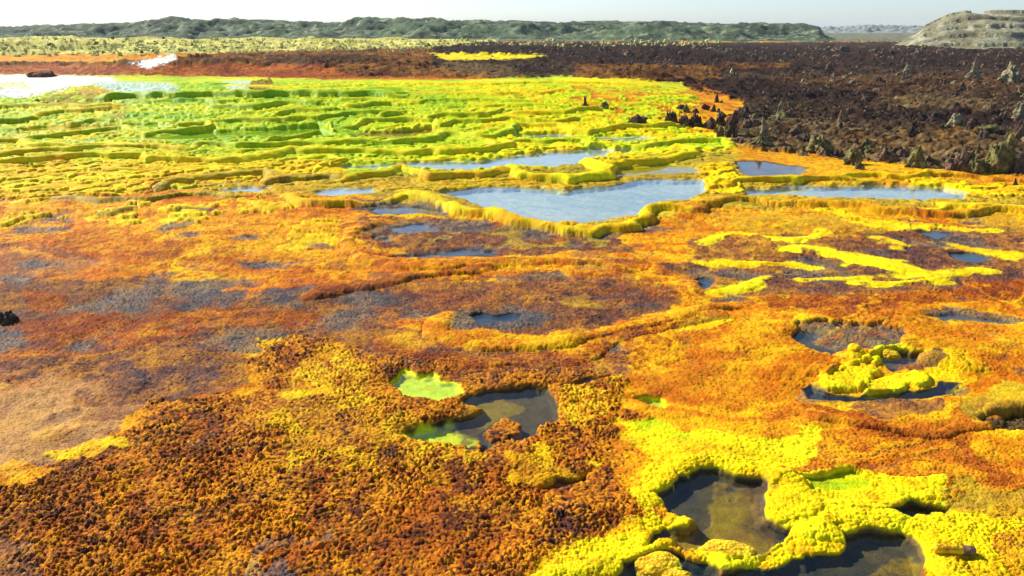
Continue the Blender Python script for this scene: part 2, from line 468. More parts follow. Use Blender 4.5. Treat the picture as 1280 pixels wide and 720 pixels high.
paint('yellow', [(990, 404), (1100, 430), (1200, 446), (1190, 480), (1220, 480), (1180, 500), (1140, 440), (1010, 412)], 8, .8)
paint('orange', [(1200, 410), (1290, 400), (1290, 470), (1230, 470)], 8, .7, speck=.55)
paint('mauve', [(1240, 430), (1290, 425), (1290, 480), (1250, 478)], 8, .7, speck=.6)
paint('rust', [(800, 560), (700, 570), (720, 520), (800, 470), (900, 450), (880, 470), (800, 520)], 12, .35, speck=.5)
paint('lemon', [(770, 545), (880, 540), (1010, 548), (1010, 575), (950, 585), (820, 585), (780, 566)], 9, .9)
paint('lemon', [(840, 398), (890, 394), (910, 402), (880, 412), (845, 412)], 6, .85)
paint('lime', [(790, 540), (840, 542), (860, 552), (800, 554)], 6, .7)
paint('lemon', [(940, 590), (1080, 588), (1170, 596), (1180, 625), (1110, 640), (1040, 650), (960, 640), (935, 615)], 8, .95, dz=.015)
paint('green', [(980, 592), (1060, 590), (1060, 612), (1010, 616), (985, 604)], 7, .75, dz=-.05)
paint('olive', [(1180, 600), (1290, 620), (1290, 660), (1160, 655), (1150, 636)], 10, .75)
paint('yellow', [(690, 700), (780, 640), (830, 660), (900, 690), (1000, 660), (1160, 655), (1290, 650), (1290, 760), (700, 760)], 10, .95)
paint('lemon', [(720, 690), (800, 660), (840, 680), (760, 712)], 8, .6)
paint('orange', [(1230, 690), (1290, 670), (1290, 760), (1220, 760)], 8, .8)
paint('yellow', [(790, 585), (830, 572), (960, 580), (960, 610), (840, 600), (800, 620), (780, 610)], 7, .9)
paint('yellow', [(1000, 470), (1060, 448), (1110, 455), (1160, 465), (1150, 485), (1090, 488), (1010, 480)], 6, .0)
# left foreground
paint('pink', [(-900, 500), (30, 470), (160, 470), (240, 476), (190, 510), (120, 560), (0, 600), (-900, 700)], 14, .85)
paint('mauve', [(60, 430), (200, 415), (300, 440), (310, 470), (240, 500), (120, 520), (60, 490), (0, 500), (-300, 520), (-300, 440)], 14, .75)
paint('pink', [(60, 480), (160, 455), (230, 450), (220, 480), (120, 500), (-200, 560), (-200, 500)], 14, .7, speck=.6)
paint('grey', [(-20, 500), (90, 500), (110, 540), (40, 570), (-20, 580)], 14, .5, speck=.5)
paint('grey', [(130, 462), (280, 410), (320, 430), (312, 470), (250, 500), (170, 500)], 10, .75, speck=.78)

paint('pink', [(-900, 470), (60, 470), (140, 490), (40, 520), (-900, 540)], 10, .6)
paint('rust', [(-900, 430), (100, 415), (220, 420), (110, 450), (-900, 480)], 12, .5)
paint('knobs', [(-900, 660), (0, 612), (60, 590), (130, 560), (200, 515), (310, 480), (318, 425), (430, 424), (470, 450), (560, 470), (760, 478), (790, 540), (740, 590), (800, 630), (790, 660), (690, 712), (640, 760), (-900, 900), (-900, 760)], 34, 1)
paint('knobsy', [(318, 424), (430, 424), (470, 470), (450, 520), (390, 530), (330, 500)], 12, .8, speck=.42)
paint('knobsy', [(320, 520), (420, 500), (620, 560), (640, 600), (480, 640), (340, 600)], 16, .6, speck=.36)
paint('knobsd', [(400, 452), (500, 448), (600, 460), (760, 470), (720, 495), (600, 488), (490, 470)], 10, .85)
paint('knobsd', [(430, 556), (640, 548), (700, 570), (720, 600), (640, 625), (480, 610), (440, 580)], 14, .95, speck=.74)
paint('knobsd', [(480, 640), (560, 600), (660, 606), (720, 640), (700, 700), (560, 740), (430, 760), (400, 700)], 16, .9, speck=.7)
paint('grey', [(330, 660), (430, 630), (440, 700), (360, 740), (300, 720)], 16, .8, speck=.5)
paint('grey', [(580, 610), (680, 604), (690, 625), (600, 640)], 8, .75, speck=.6)
paint('grey', [(-60, 665), (60, 672), (70, 760), (-60, 760)], 12, .85, speck=.55)  # shadowed pits in the near left corner, painted as dark patches
paint('knobsd', [(0, 600), (130, 575), (120, 640), (240, 700), (0, 740)], 14, .6, speck=.6)
paint('knobsd', [(330, 640), (740, 600), (790, 650), (700, 700), (380, 740)], 20, .75, speck=.7)
paint('knobsd', [(200, 520), (330, 500), (470, 520), (480, 560), (340, 580), (220, 560)], 20, .7, speck=.5)
paint('yellow', [(60, 566), (150, 552), (150, 566), (75, 584), (40, 572)], 6, .9)
paint('yellow', [(180, 535), (230, 514), (248, 536), (246, 548), (190, 545)], 6, .9, speck=.8)
paint('gold', [(0, 580), (60, 600), (20, 615), (-30, 610)], 8, .8)
paint('yellow', [(330, 500), (400, 482), (400, 500), (340, 512)], 8, .6, speck=.7)
paint('knobsy', [(700, 490), (770, 484), (780, 530), (730, 548), (690, 530)], 8, .8)
paint('yellow', [(630, 562), (670, 555), (690, 575), (730, 585), (720, 596), (640, 590)], 6, .7)

paint('grey', [(235, 470), (300, 440), (296, 405), (318, 425), (316, 462), (270, 494), (190, 508), (170, 500)], 10, .75, speck=.7)
paint('gold', [(150, 455), (205, 432), (240, 430), (236, 448), (190, 466)], 9, .8, speck=.6)
paint('mauve', [(470, 400), (560, 425), (700, 445), (780, 440), (760, 478), (600, 470), (470, 452), (430, 424), (320, 424), (330, 400)], 12, .7, speck=.66)
paint('gold', [(480, 425), (530, 420), (570, 440), (520, 452)], 8, .6, speck=.55)
paint('mauve', [(-900, 345), (300, 348), (480, 352), (560, 385), (470, 400), (430, 424), (318, 425), (318, 470), (200, 512), (120, 545), (-20, 590), (-900, 640)], 24, .62, speck=.62)
paint('grey', [(-60, 352), (200, 346), (390, 360), (370, 388), (200, 386), (-60, 372)], 10, .7, speck=.6)
paint('rust', [(-100, 400), (160, 388), (420, 394), (560, 402), (540, 412), (300, 410), (100, 424), (-100, 436)], 8, .75, speck=.66)
paint('mauve', [(460, 345), (700, 345), (840, 352), (850, 374), (720, 394), (560, 396), (450, 380)], 16, .55, speck=.55)
paint('orange', [(790, 388), (900, 378), (1000, 388), (980, 400), (880, 400), (800, 418)], 10, .7, speck=.6)
# broad natural patchiness so that no zone is even
nn = fbm(X * 0.55 + 9, Y * 0.55 + 2, 4)
PATCH = fbm(X * 2.2 + 31, Y * 2.2 + 77, 4)
STREAK = fbm(X * 0.8, Y * 5.0, 4)

# ------------------------------------------------------------------ rims
RIDGE = np.zeros_like(GR)
FACE = np.zeros_like(GR)
RIMK = np.zeros_like(GR)


def rim(pts, h=.28, wd=.16, kind=None, fade=1.1, back=.45, kindw=1.0, both=False):
    sl, d, sg, tp = line_dist(pts, fade + wd + 1.0)
    if sl is None: return
    var = 0.75 + 0.55 * fbm(X[sl] * 1.3 + 3, Y[sl] * 1.3 + 8, 2)
    ends = sstep(0, .03, tp) * (1 - sstep(.97, 1, tp)) * .35 + .65
    H = h * .74 * var * ends
    W = wd * 1.15 * (0.75 + 0.6 * fbm(X[sl] * 1.4, Y[sl] * 1.4 + 4, 1))
    q = np.clip(d / W, 0, 1)
    tube = np.sqrt(np.clip(1 - q ** 2.0, 0, 1))
    if both:
        prof = tube
    else:
        bk = back * np.exp(-np.maximum(d - W * .6, 0) / fade * 2.2)
        prof = np.where(sg > 0, np.maximum(tube, bk), tube)
    RIDGE[sl] = np.maximum(RIDGE[sl], H * prof)
    m = sstep(1.25, .9, d / W)
    if both: m = sstep(1.5, .7, d / W + (RAG[sl] - .5) * 3.2)
    RIMK[sl] = np.maximum(RIMK[sl], m)
    if kind: paint_sl(sl, m * kindw, kind)
    if kind in ('lime', 'green', 'lemon') and not both: paint_sl(sl, m * (tube > .80) * (sg > -1) * .6, 'lemon')  # crest painted lemon as a sunlit top, face left darker as shaded


T = dict(h=.27, wd=.15, kind='lime', kindw=.7)
TL = dict(h=.27, wd=.16, kind='lemon', kindw=.75)
# far rows
rim([(-500, 128), (-100, 130), (0, 133), (60, 131), (140, 133)], .25, .2, 'yellow', kindw=.6)
rim([(128, 124), (200, 121), (300, 120), (430, 119), (500, 122)], .42, .22, 'green', back=.8, fade=2.0, kindw=.5)
rim([(280, 106), (360, 108), (440, 105)], .15, .2, 'lemon')
rim([(360, 112), (460, 110), (560, 112)], .18, .2, 'lime')
rim([(470, 104), (600, 106), (700, 102), (830, 108)], .2, .2, 'lemon')
rim([(500, 116), (620, 118), (700, 114)], .18, .2, 'yellow')
rim([(420, 124), (520, 127), (600, 123), (660, 127)], .2, .2, 'lime')
rim([(262, 134), (300, 136), (360, 130), (400, 130)], .3, .2, 'green', back=.7, kindw=.5)
rim([(430, 133), (490, 131), (500, 133)], .3, .2, **dict(kind='lime', kindw=.6))
rim([(-500, 150), (-60, 152), (0, 154), (30, 150), (48, 147)], .3, .18, 'lime', kindw=.8)
rim([(48, 146), (80, 138), (140, 136)], .25, .2, 'yellow', kindw=.6)
rim([(80, 156), (110, 153), (138, 154)], **T)
rim([(345, 146), (360, 140), (400, 138), (422, 136)], **T)
rim([(535, 147), (560, 143), (610, 142), (625, 137)], **T)
rim([(480, 145), (500, 144)], **T)
rim([(635, 141), (700, 141), (745, 137)], **TL)
rim([(212, 156), (270, 153), (345, 151), (400, 148), (440, 142), (500, 140)], **T)
rim([(28, 172), (60, 170), (100, 166), (150, 162), (185, 168), (235, 165), (270, 159), (262, 152)], **T)
rim([(-400, 175), (-40, 178), (18, 176)], .24, .17, 'yellow')
rim([(425, 161), (446, 158), (455, 152), (480, 152), (545, 150)], **T)
rim([(470, 163), (520, 160), (522, 154)], .2, .13, 'lime')
rim([(545, 152), (556, 157), (600, 150), (640, 149), (700, 153), (722, 148)], **T)
rim([(330, 176), (380, 170), (414, 165), (410, 158), (382, 161)], **T)
rim([(415, 162), (440, 158), (456, 153)], .2, .12, 'lime')
rim([(18, 178), (40, 181), (90, 183), (140, 181), (185, 185)], **TL)
rim([(245, 186), (250, 181), (300, 184), (360, 181), (430, 180), (500, 180), (545, 176), (555, 168), (600, 172), (642, 167), (642, 160), (622, 158)], .3, .16, 'lime', kindw=.75)
rim([(640, 158), (700, 160), (740, 166), (785, 160), (850, 158)], **TL)
rim([(-400, 198), (-40, 199), (0, 195), (60, 190), (130, 186), (180, 184), (243, 187)], .26, .16, 'yellow', kindw=.7)
rim([(-400, 210), (-40, 210), (0, 206), (60, 201), (120, 198), (185, 195), (190, 202), (220, 204), (272, 204), (330, 199), (362, 191), (452, 191), (510, 193), (560, 193), (612, 189), (634, 184), (632, 176)], .3, .17, 'lemon', kindw=.6)
rim([(580, 175), (620, 181), (662, 176), (726, 178)], .24, .14, 'lime')
rim([(728, 178), (745, 184), (800, 186), (850, 180), (900, 178), (915, 184)], .28, .17, 'lime', kindw=.8)
rim([(455, 199), (520, 200), (590, 197), (612, 199)], .1, .1, 'lemon', both=True)
rim([(350, 203), (362, 198), (410, 199), (425, 203), (395, 208), (385, 216)], .18, .12, 'lemon')
rim([(200, 234), (225, 227), (270, 224), (335, 221), (352, 226), (400, 222), (440, 224)], .24, .17, 'olive', kindw=.8)
rim([(425, 226), (480, 220), (505, 213), (545, 223), (600, 220), (642, 217)], .28, .17, 'yellow', kindw=.7)
rim([(646, 214), (652, 224), (700, 226), (758, 222), (766, 213), (742, 208), (726, 205)], .32, .18, 'lemon')
rim([(742, 207), (790, 204), (830, 200), (868, 194), (876, 188), (850, 186)], .26, .16, 'lemon')
rim([(600, 227), (640, 226)], .08, .09, 'yellow', both=True)
rim([(800, 225), (830, 222), (880, 220)], .08, .12, 'yellow', both=True)
rim([(20, 226), (80, 218), (160, 214), (240, 212), (330, 208)], .08, .15, 'yellow')
rim([(0, 236), (100, 230), (180, 226)], .08, .15, 'yellow')
rim([(-300, 164), (0, 163), (60, 160), (140, 158)], .2, .14, 'lime')
rim([(300, 141), (350, 139), (380, 134)], .2, .15, 'lime')
rim([(560, 133), (640, 131), (700, 133)], .18, .15, 'lime')
rim([(700, 128), (760, 127), (800, 132)], .14, .15, 'yellow')
rim([(60, 186), (140, 188), (170, 191)], .14, .12, 'lime')
rim([(270, 190), (340, 188), (400, 185)], .16, .12, 'lime')
rim([(460, 170), (500, 168), (530, 165)], .16, .12, 'lime')
rim([(660, 186), (700, 189), (730, 186)], .14, .12, 'lemon')
rim([(760, 193), (800, 196), (850, 190)], .14, .12, 'lemon')
rim([(120, 210), (200, 212), (290, 210)], .12, .12, 'yellow')
rim([(150, 127), (230, 127), (300, 126)], .22, .18, 'green')
rim([(330, 119), (420, 116), (500, 113)], .2, .18, 'green')
# thin ledges across the pools
rim([(560, 233), (640, 231), (720, 233)], .04, .05, 'yellow', both=True)
rim([(790, 232), (850, 230), (884, 231)], .05, .07, 'yellow', both=True)
rim([(660, 200), (730, 198), (790, 200)], .05, .06, 'lemon', both=True)
# middle pools
rim([(905, 230), (917, 227), (960, 228), (1000, 225), (1035, 224), (1135, 222), (1160, 217)], .2, .15, 'yellow')
rim([(1135, 218), (1200, 221), (1290, 229), (1500, 240)], .16, .14, 'gold', kindw=.7)
rim([(365, 245), (393, 257), (432, 256), (470, 252), (502, 246)], .2, .14, 'yellow', kindw=.8)
rim([(502, 244), (540, 252), (586, 264), (612, 268), (640, 277), (704, 287), (745, 289), (795, 281), (821, 268), (858, 263)], .22, .16, 'yellow', kindw=.85)
rim([(858, 262), (890, 256), (934, 254), (1018, 255), (1085, 261), (1145, 266), (1290, 264)], .18, .15, 'gold', kindw=.7)
rim([(1145, 263), (1180, 259), (1290, 263), (1500, 270)], .16, .12, 'lemon', kindw=.6)
rim([(760, 262), (800, 256), (830, 268)], .1, .1, 'yellow')
rim([(70, 248), (120, 251), (160, 247), (232, 244), (300, 242)], .14, .14, 'olive')
rim([(95, 270), (130, 267), (162, 256)], .12, .12, 'olive')
rim([(0, 258), (60, 262), (100, 270)], .08, .15, 'gold')
# low sinuous ridges in the orange middle ground
rim([(480, 274), (448, 287), (443, 303), (462, 321), (520, 333), (600, 334), (700, 329), (792, 332)], .10, .16, 'orange', kindw=.7)
rim([(380, 368), (440, 358), (520, 348), (600, 340)], .07, .16, 'rust', kindw=.6)
rim([(552, 398), (562, 414), (600, 424), (660, 428), (720, 424), (780, 412), (850, 390), (900, 384)], .09, .16, 'gold', kindw=.8)
rim([(500, 428), (600, 448), (700, 444), (800, 418), (880, 392)], .05, .14, 'rust', kindw=.6)
rim([(980, 308), (1020, 312), (1080, 324), (1130, 337), (1165, 352)], 0.060, 0.20, 'lemon', both=True)
rim([(1110, 338), (1165, 344), (1240, 342)], 0.048, 0.14, 'lemon', both=True)
rim([(1165, 352), (1130, 356), (1080, 352)], 0.042, 0.11, 'lemon', both=True)
rim([(880, 299), (910, 295), (970, 299), (1020, 292)], 0.042, 0.13, 'lemon', both=True)
rim([(1075, 277), (1130, 281), (1190, 285)], 0.042, 0.15, 'lemon', both=True)
rim([(1030, 262), (1070, 270), (1120, 276)], 0.036, 0.15, 'yellow', both=True)
rim([(1200, 284), (1240, 286)], 0.030, 0.11, 'lemon', both=True)
rim([(1105, 295), (1125, 300), (1120, 307)], 0.042, 0.15, 'lemon', both=True)
rim([(905, 358), (940, 354), (966, 347)], 0.042, 0.13, 'lemon', both=True)
rim([(880, 326), (930, 330), (1010, 326)], 0.036, 0.11, 'yellow', both=True)
rim([(1000, 352), (1040, 342), (1080, 346)], 0.030, 0.11, 'yellow', both=True)
rim([(1180, 300), (1230, 312), (1270, 318)], 0.030, 0.14, 'yellow', both=True)
rim([(780, 440), (830, 452), (900, 458), (980, 470)], .04, .12, 'gold', kindw=.6)
rim([(1000, 406), (1060, 424), (1120, 440), (1190, 450)], .07, .16, 'yellow', kindw=.8)
rim([(1290, 486), (1230, 492), (1200, 516), (1160, 538), (1090, 530), (1010, 508)], .06, .07, 'rust', kindw=.8, both=True)
# foreground cushions
rim([(1050, 442), (1070, 446), (1080, 456)], .10, .10, 'lemon', both=True)
rim([(1090, 434), (1110, 436)], .10, .07, 'lemon', both=True)
rim([(780, 612), (805, 602), (828, 592), (860, 586), (910, 588), (940, 602), (985, 612)], .06, .13, 'yellow', kindw=.9)
rim([(938, 622), (960, 640), (1000, 650), (1040, 656), (1100, 640), (1150, 622)], .07, .15, 'lemon', kindw=.9)
rim([(790, 672), (830, 664), (858, 652), (868, 644)], .09, .09, 'yellow', kindw=.9, both=True)
rim([(690, 730), (740, 704), (790, 690), (808, 676)], .06, .12, 'lemon', kindw=.7, both=True)
rim([(900, 712), (960, 698), (1010, 682), (1070, 670), (1140, 670), (1180, 690), (1190, 720)], .07, .13, 'lemon', kindw=.9)
rim([(1070, 664), (1150, 668), (1240, 690), (1230, 730)], .05, .12, 'yellow', kindw=.9)

# ------------------------------------------------------------------ pools
# (outline, depth, bed kind, shore softness px)
POOLS = []


def pool(name, pts, depth=.10, bed='bed', soft=5, lvl=-.026, amount=1.0, alt=None):
    cu = sum(p[0] for p in pts) / len(pts); cv = sum(p[1] for p in pts) / len(pts)
    zc = at(cu, cv)[2]
    if name not in ('big', 'back', 'right', 'mid', 'terrace'):
        s2, m2 = poly_mask(pts, soft * 4.5, pad=70, warp=.8)
        if s2 is not None:
            HO[s2] -= .030 * m2 * (HO[s2] > -.03)
            RIDGE[s2] *= 1 - .6 * m2
            FLAT[s2] *= 1 - .8 * m2
    sl, m = poly_mask(pts, soft, pad=40, warp=.8)
    if sl is None: return
    HO[sl] = HO[sl] * (1 - m) - depth * (1 - np.sqrt(np.clip(1 - m * m, 0, 1)))
    RIDGE[sl] *= (1 - sstep(.25, .7, m))
    Z0[sl] += (zc - Z0[sl]) * sstep(0, .4, m)
    FLAT[sl] *= (1 - sstep(0, .6, m))
    if name == 'deep': paint_sl(sl, sstep(0, .12, m) * .45, 'lime'); HO[sl] -= .02 * sstep(0, .3, m)
    if bed: paint_sl(sl, sstep(*((.06, .22) if name == 'deep' else (.45, .9) if bed == 'bedpale' else (.15, .5)), m) * amount * (1 - sstep(.03, .10, RIDGE[sl])), bed)
    POOLS.append((name, pts, zc + lvl, cu, cv))


pool('big', [(535, 240), (600, 231), (645, 231), (700, 235), (768, 230), (800, 224), (880, 224), (884, 236), (862, 250), (822, 256), (800, 270), (740, 280), (690, 279), (640, 268), (590, 256)], .14, 'bedpale', 5)
pool('back', [(395, 213), (430, 206), (520, 203), (600, 200), (680, 190), (740, 186), (800, 190), (735, 200), (715, 206), (640, 210), (560, 214), (510, 209)], .10, 'bedpale', 4)
pool('right', [(930, 236), (1000, 231), (1100, 231), (1180, 233), (1215, 242), (1200, 251), (1100, 251), (1000, 246), (932, 244)], .12, 'bedpale', 4)
pool('upper', [(918, 200), (960, 202), (1010, 210), (1000, 218), (930, 220)], .10, 'bedmud', 4)
pool('mid', [(640, 169), (700, 167), (730, 170), (700, 174), (650, 174)], .08, 'bedpale', 3)
pool('mid', [(745, 171), (800, 169), (830, 173), (800, 178), (755, 176)], .08, 'bedpale', 3)
pool('mid', [(770, 212), (830, 205), (870, 208), (880, 216), (800, 219), (765, 222)], .05, 'olive', 5, -.015)
pool('left', [(262, 236), (300, 233), (345, 236), (330, 241), (275, 241)], .07, 'bedpale', 3)
pool('left', [(388, 239), (420, 234), (470, 236), (470, 243), (400, 246)], .07, 'bedpale', 3)
pool('shelf', [(455, 259), (500, 254), (555, 262), (560, 268), (480, 268)], .05, 'grey', 4)
pool('shelf', [(480, 287), (505, 281), (550, 282), (552, 288), (500, 291)], .05, 'grey', 4)
pool('shelf', [(470, 296), (500, 294), (500, 299), (475, 300)], .05, 'grey', 3)
pool('shelf', [(488, 322), (540, 314), (618, 310), (618, 315), (560, 322), (500, 325)], .06, 'grey', 4)
pool('eye', [(590, 396), (605, 390), (640, 388), (656, 393), (645, 401), (605, 403)], .08, 'bed', 4)
pool('stripe', [(1142, 291), (1170, 288), (1192, 293), (1170, 298)], .05, 'bed', 3)
pool('stripe', [(1185, 318), (1215, 314), (1238, 324), (1220, 330), (1195, 325)], .06, 'bed', 3)
pool('stripe', [(872, 352), (885, 348), (898, 354), (885, 362)], .06, 'bed', 3)
pool('stripe', [(1150, 393), (1200, 392), (1270, 400), (1260, 406), (1180, 402)], .05, 'bedmud', 4)
paint('grey', [(1150, 388), (1230, 388), (1290, 398), (1270, 406), (1180, 404)], 6, .8)
paint('grey', [(985, 408), (1040, 398), (1100, 402), (1130, 420), (1120, 432), (1060, 436), (1030, 440), (1000, 425)], 6, .9, dz=-.05)
pool('tarn', [(985, 420), (1005, 412), (1020, 428), (1045, 436), (1040, 442), (1005, 432)], .06, 'bed', 4)
pool('tarn', [(1078, 442), (1105, 436), (1150, 438), (1140, 450), (1118, 462), (1100, 452)], .09, 'bed', 4)
paint('mauve', [(1120, 440), (1170, 440), (1180, 456), (1140, 464), (1115, 456)], 5, .8)
pool('tarn', [(1000, 478), (1015, 472), (1030, 488), (1080, 494), (1085, 487), (1150, 488), (1175, 480), (1198, 484), (1180, 496), (1130, 502), (1060, 503), (1010, 498)], .09, 'bed', 5)
paint('grey', [(1000, 474), (1030, 470), (1040, 500), (1020, 512), (1000, 500)], 5, .5)
paint('lemon', [(1016, 474), (1040, 462), (1066, 452), (1095, 452), (1112, 464), (1085, 474), (1075, 484), (1030, 486)], 13, 1, dz=.06)
paint('lemon', [(1078, 476), (1110, 466), (1150, 468), (1156, 478), (1130, 486), (1092, 488)], 11, 1, dz=.055)
paint('yellow', [(1050, 444), (1075, 440), (1088, 450), (1062, 456)], 7, 1, dz=.04)
paint('lemon', [(1084, 436), (1102, 432), (1116, 438), (1096, 443)], 6, 1, dz=.04)
paint('gold', [(1020, 452), (1050, 452), (1040, 462), (1010, 464)], 8, .9, dz=.05)
# the pond in the middle foreground
pool('pond', [(575, 500), (600, 490), (640, 486), (678, 494), (702, 516), (690, 528), (655, 546), (610, 552), (540, 556), (495, 548), (500, 538), (560, 524), (590, 512)], .10, 'bed', 6)
paint('bedlem', [(488, 546), (510, 534), (560, 526), (590, 540), (560, 556), (500, 558)], 12, 1)
paint('bedmud', [(575, 500), (620, 492), (640, 512), (600, 530), (570, 545), (560, 520)], 14, .8)
paint('knobsd', [(602, 533), (618, 526), (634, 532), (632, 546), (612, 550), (602, 542)], 9, 1, dz=.085)
pool('pond', [(492, 484), (505, 472), (545, 472), (575, 482), (578, 492), (545, 502), (505, 496)], .05, 'bedlem', 5, -.02)
pool('slit', [(790, 512), (805, 504), (832, 503), (828, 510), (800, 516)], .06, 'lime', 4)
pool('slit', [(665, 594), (690, 588), (728, 588), (726, 596), (690, 599)], .08, 'bedmud', 4)
pool('slit', [(704, 488), (730, 478), (760, 472), (762, 478), (730, 488)], .06, 'bedmud', 4)
# bottom right pools
pool('deep', [(803, 622), (830, 604), (838, 592), (880, 590), (920, 600), (950, 614), (965, 640), (1000, 655), (985, 672), (930, 688), (890, 680), (800, 690), (820, 668), (865, 655), (830, 640)], .055, 'bed', 9, -.012)
paint('bedmud', [(880, 600), (950, 612), (1000, 655), (980, 672), (920, 690), (860, 684), (800, 692), (830, 662), (880, 640)], 16, .9, dz=.008)
paint('olive', [(850, 650), (960, 640), (990, 662), (900, 684), (820, 680)], 12, .8, speck=.45, dz=.03)
paint('bedmud', [(760, 760), (800, 708), (900, 722), (1000, 700), (1060, 690), (1030, 712), (900, 760)], 18, .5)
paint('olive', [(860, 650), (940, 646), (930, 660), (870, 668)], 8, .6, speck=.6, dz=.05)
pool('deep', [(760, 760), (780, 712), (830, 702), (900, 716), (960, 700), (1010, 688), (1070, 676), (1125, 678), (1150, 690), (1160, 712), (1100, 760)], .06, 'bed', 10, -.012)
paint('bedmud', [(1040, 760), (1090, 706), (1150, 700), (1170, 712), (1160, 760)], 10, .9)
pool('deep', [(1108, 640), (1130, 632), (1180, 640), (1185, 648), (1130, 650)], .10, 'bed', 6, -.03)
# hollow at the right edge
paint('olive', [(1200, 505), (1260, 485), (1290, 490), (1290, 520), (1220, 545), (1200, 530)], 8, .8)
paint('earth', [(1215, 535), (1240, 518), (1290, 512), (1400, 515), (1400, 552), (1290, 550), (1235, 548)], 8, .95, dz=-.10)
# wet grey hollows with a film of water in the left terraces
for pts, bed in (([(150, 158), (200, 154), (212, 160), (160, 162)], 'green'),
                 ([(270, 164), (400, 156), (420, 168), (300, 172), (240, 176), (100, 178)], 'green'),
                 ([(60, 158), (160, 158), (100, 164), (20, 166)], 'yellow'),
                 ([(440, 168), (540, 160), (550, 166), (500, 174), (440, 174)], 'olive')):
    pool('terrace', pts, .04, bed, 3, -.012)

# swirling veins left where brine has run and dried
VX = X * .42 + 2.4 * (fbm(X * .35 + 5, Y * .35 + 8, 2) - .5); VY = Y * .50 + 2.4 * (fbm(X * .35 + 35, Y * .35 + 18, 2) - .5)
VN = fbm(VX, VY, 3) * 4.6 + fbm(X * 2.6 + 9, Y * 2.6, 4, .6) * 1.5
vf = VN - np.floor(VN)
vmask = (1 - sstep(20, 24, Y)) * (1 - sstep(.8, 1.0, GR)) * FLAT * sstep(.42, .6, fbm(X * .9 + 90, Y * .9 + 12, 4)) * (C1[..., 1] < .5)
paint_sl(ALL, (sstep(.30, .44, vf) * (1 - sstep(.52, .64, vf)) * vmask * (.35 + .4 * (C1[..., 0] > .35))).astype(F32), 'gold')
paint_sl(ALL, (sstep(.62, .70, vf) * (1 - sstep(.74, .86, vf)) * vmask * .7).astype(F32), 'rust')
paint_sl(ALL, (sstep(.05, .12, vf) * (1 - sstep(.16, .26, vf)) * vmask * .5).astype(F32), 'mauve')
HO += (sstep(.30, .47, vf) * (1 - sstep(.55, .66, vf)) * vmask * .010).astype(F32)
# ------------------------------------------------------------------ relief
near = 1 - sstep(24, 34, Y)
roll = (fbm(X * 0.6 + 3, Y * 0.6, 3) - .5) * .12 + (fbm(X * 1.6, Y * 1.6 + 7, 3) - .5) * .07
WET = (V > 250) * (V < 440) * (GR < .9) * FLAT
low_ = sstep(-.018, -.036, roll + HO) * WET * (RIDGE < .01)
paint_sl(ALL, (low_ * .85).astype(F32), 'grey')
H = Z0 + HO + RIDGE + roll * FLAT * (0.35 + .65 * sstep(.0, .05, LU + GR * .05))
# small stacked steps among the terraces
stepm = sstep(14.5, 17, Y) * (1 - sstep(45, 50, Y)) * sstep(.30, .45, C1[..., 1]) * FLAT
s_ = Y * .85 + (w1 * 3.2 + w3 * .8) + .6 * np.sin(X * .35)
fr = s_ - np.floor(s_)
H += stepm * (sstep(.0, .12, fr) * (1 - sstep(.2, 1.0, fr))) * .07 * (1 - RIMK)
H += (fbm(X * .9 + 3, Y * .9, 4, .6) - .5) * .9 * sstep(80, 92, Y) * (1 - sstep(118, 130, Y)) * sstep(.3, .45, C1[..., 1])
# roughness of the dark field
rough = sstep(.42, .16, C1[..., 0]) * sstep(19, 24, Y)
H += rough * ((fbm(X * 1.1, Y * 1.1, 5, .62) - .5) * .75 * (1 - sstep(110, 160, Y) * .5)) * FLAT
# direction in which lumps and grains bulge: the normal of the smooth relief, so that
# steep banks get them too
def gradients(h):
    hj = np.gradient(h, axis=1); xj = np.gradient(X, axis=1)
    hx = hj / xj
    hi = np.gradient(h, axis=0); xi = np.gradient(X, axis=0); yi = np.gradient(Y, axis=0)
    return hx, (hi - hx * xi) / yi


GX, GY = gradients(H)
GX = np.clip(GX, -3, 3); GY = np.clip(GY, -3, 3)
wn = 1 - sstep(26, 40, Y)
GX *= wn; GY *= wn
inv = 1 / np.sqrt(1 + GX * GX + GY * GY)
NXv, NYv, NZv = -GX * inv, -GY * inv, inv
DB = np.clip(H - Z0, -.4, .6)                       # walks down the banks
XL = X + DB * .35 * np.sign(-GX) * (np.abs(GX) > .6)
YL = Y + DB * 1.1

damp = .35 + .65 * FLAT
rk = 1 - .75 * RIMK * sstep(10, 15, Y)
nr8 = 1 - sstep(10, 15, Y)
f1, f2, cid = worley(XL * 7.5 + w1 * 2, YL * 7.5 + w2 * 2)
l1 = np.sqrt(np.clip(1 - (f1 / .8) ** 2, 0, 1))
f1b, _, cidb = worley(XL * 17, YL * 17)
l2 = np.sqrt(np.clip(1 - (f1b / .8) ** 2, 0, 1))
f1c, _, cidc = worley(XL * 38 + 2, YL * 38 + 9)
l3 = np.sqrt(np.clip(1 - (f1c / .75) ** 2, 0, 1))
D = LU * (.30 + .32 * sstep(9, 13, Y)) * (l1 - .5) * damp * rk + LU * .34 * (l2 - .5) * damp * rk
D += np.minimum(LU, .06) * .34 * (l3 - .5) * nr8 * damp
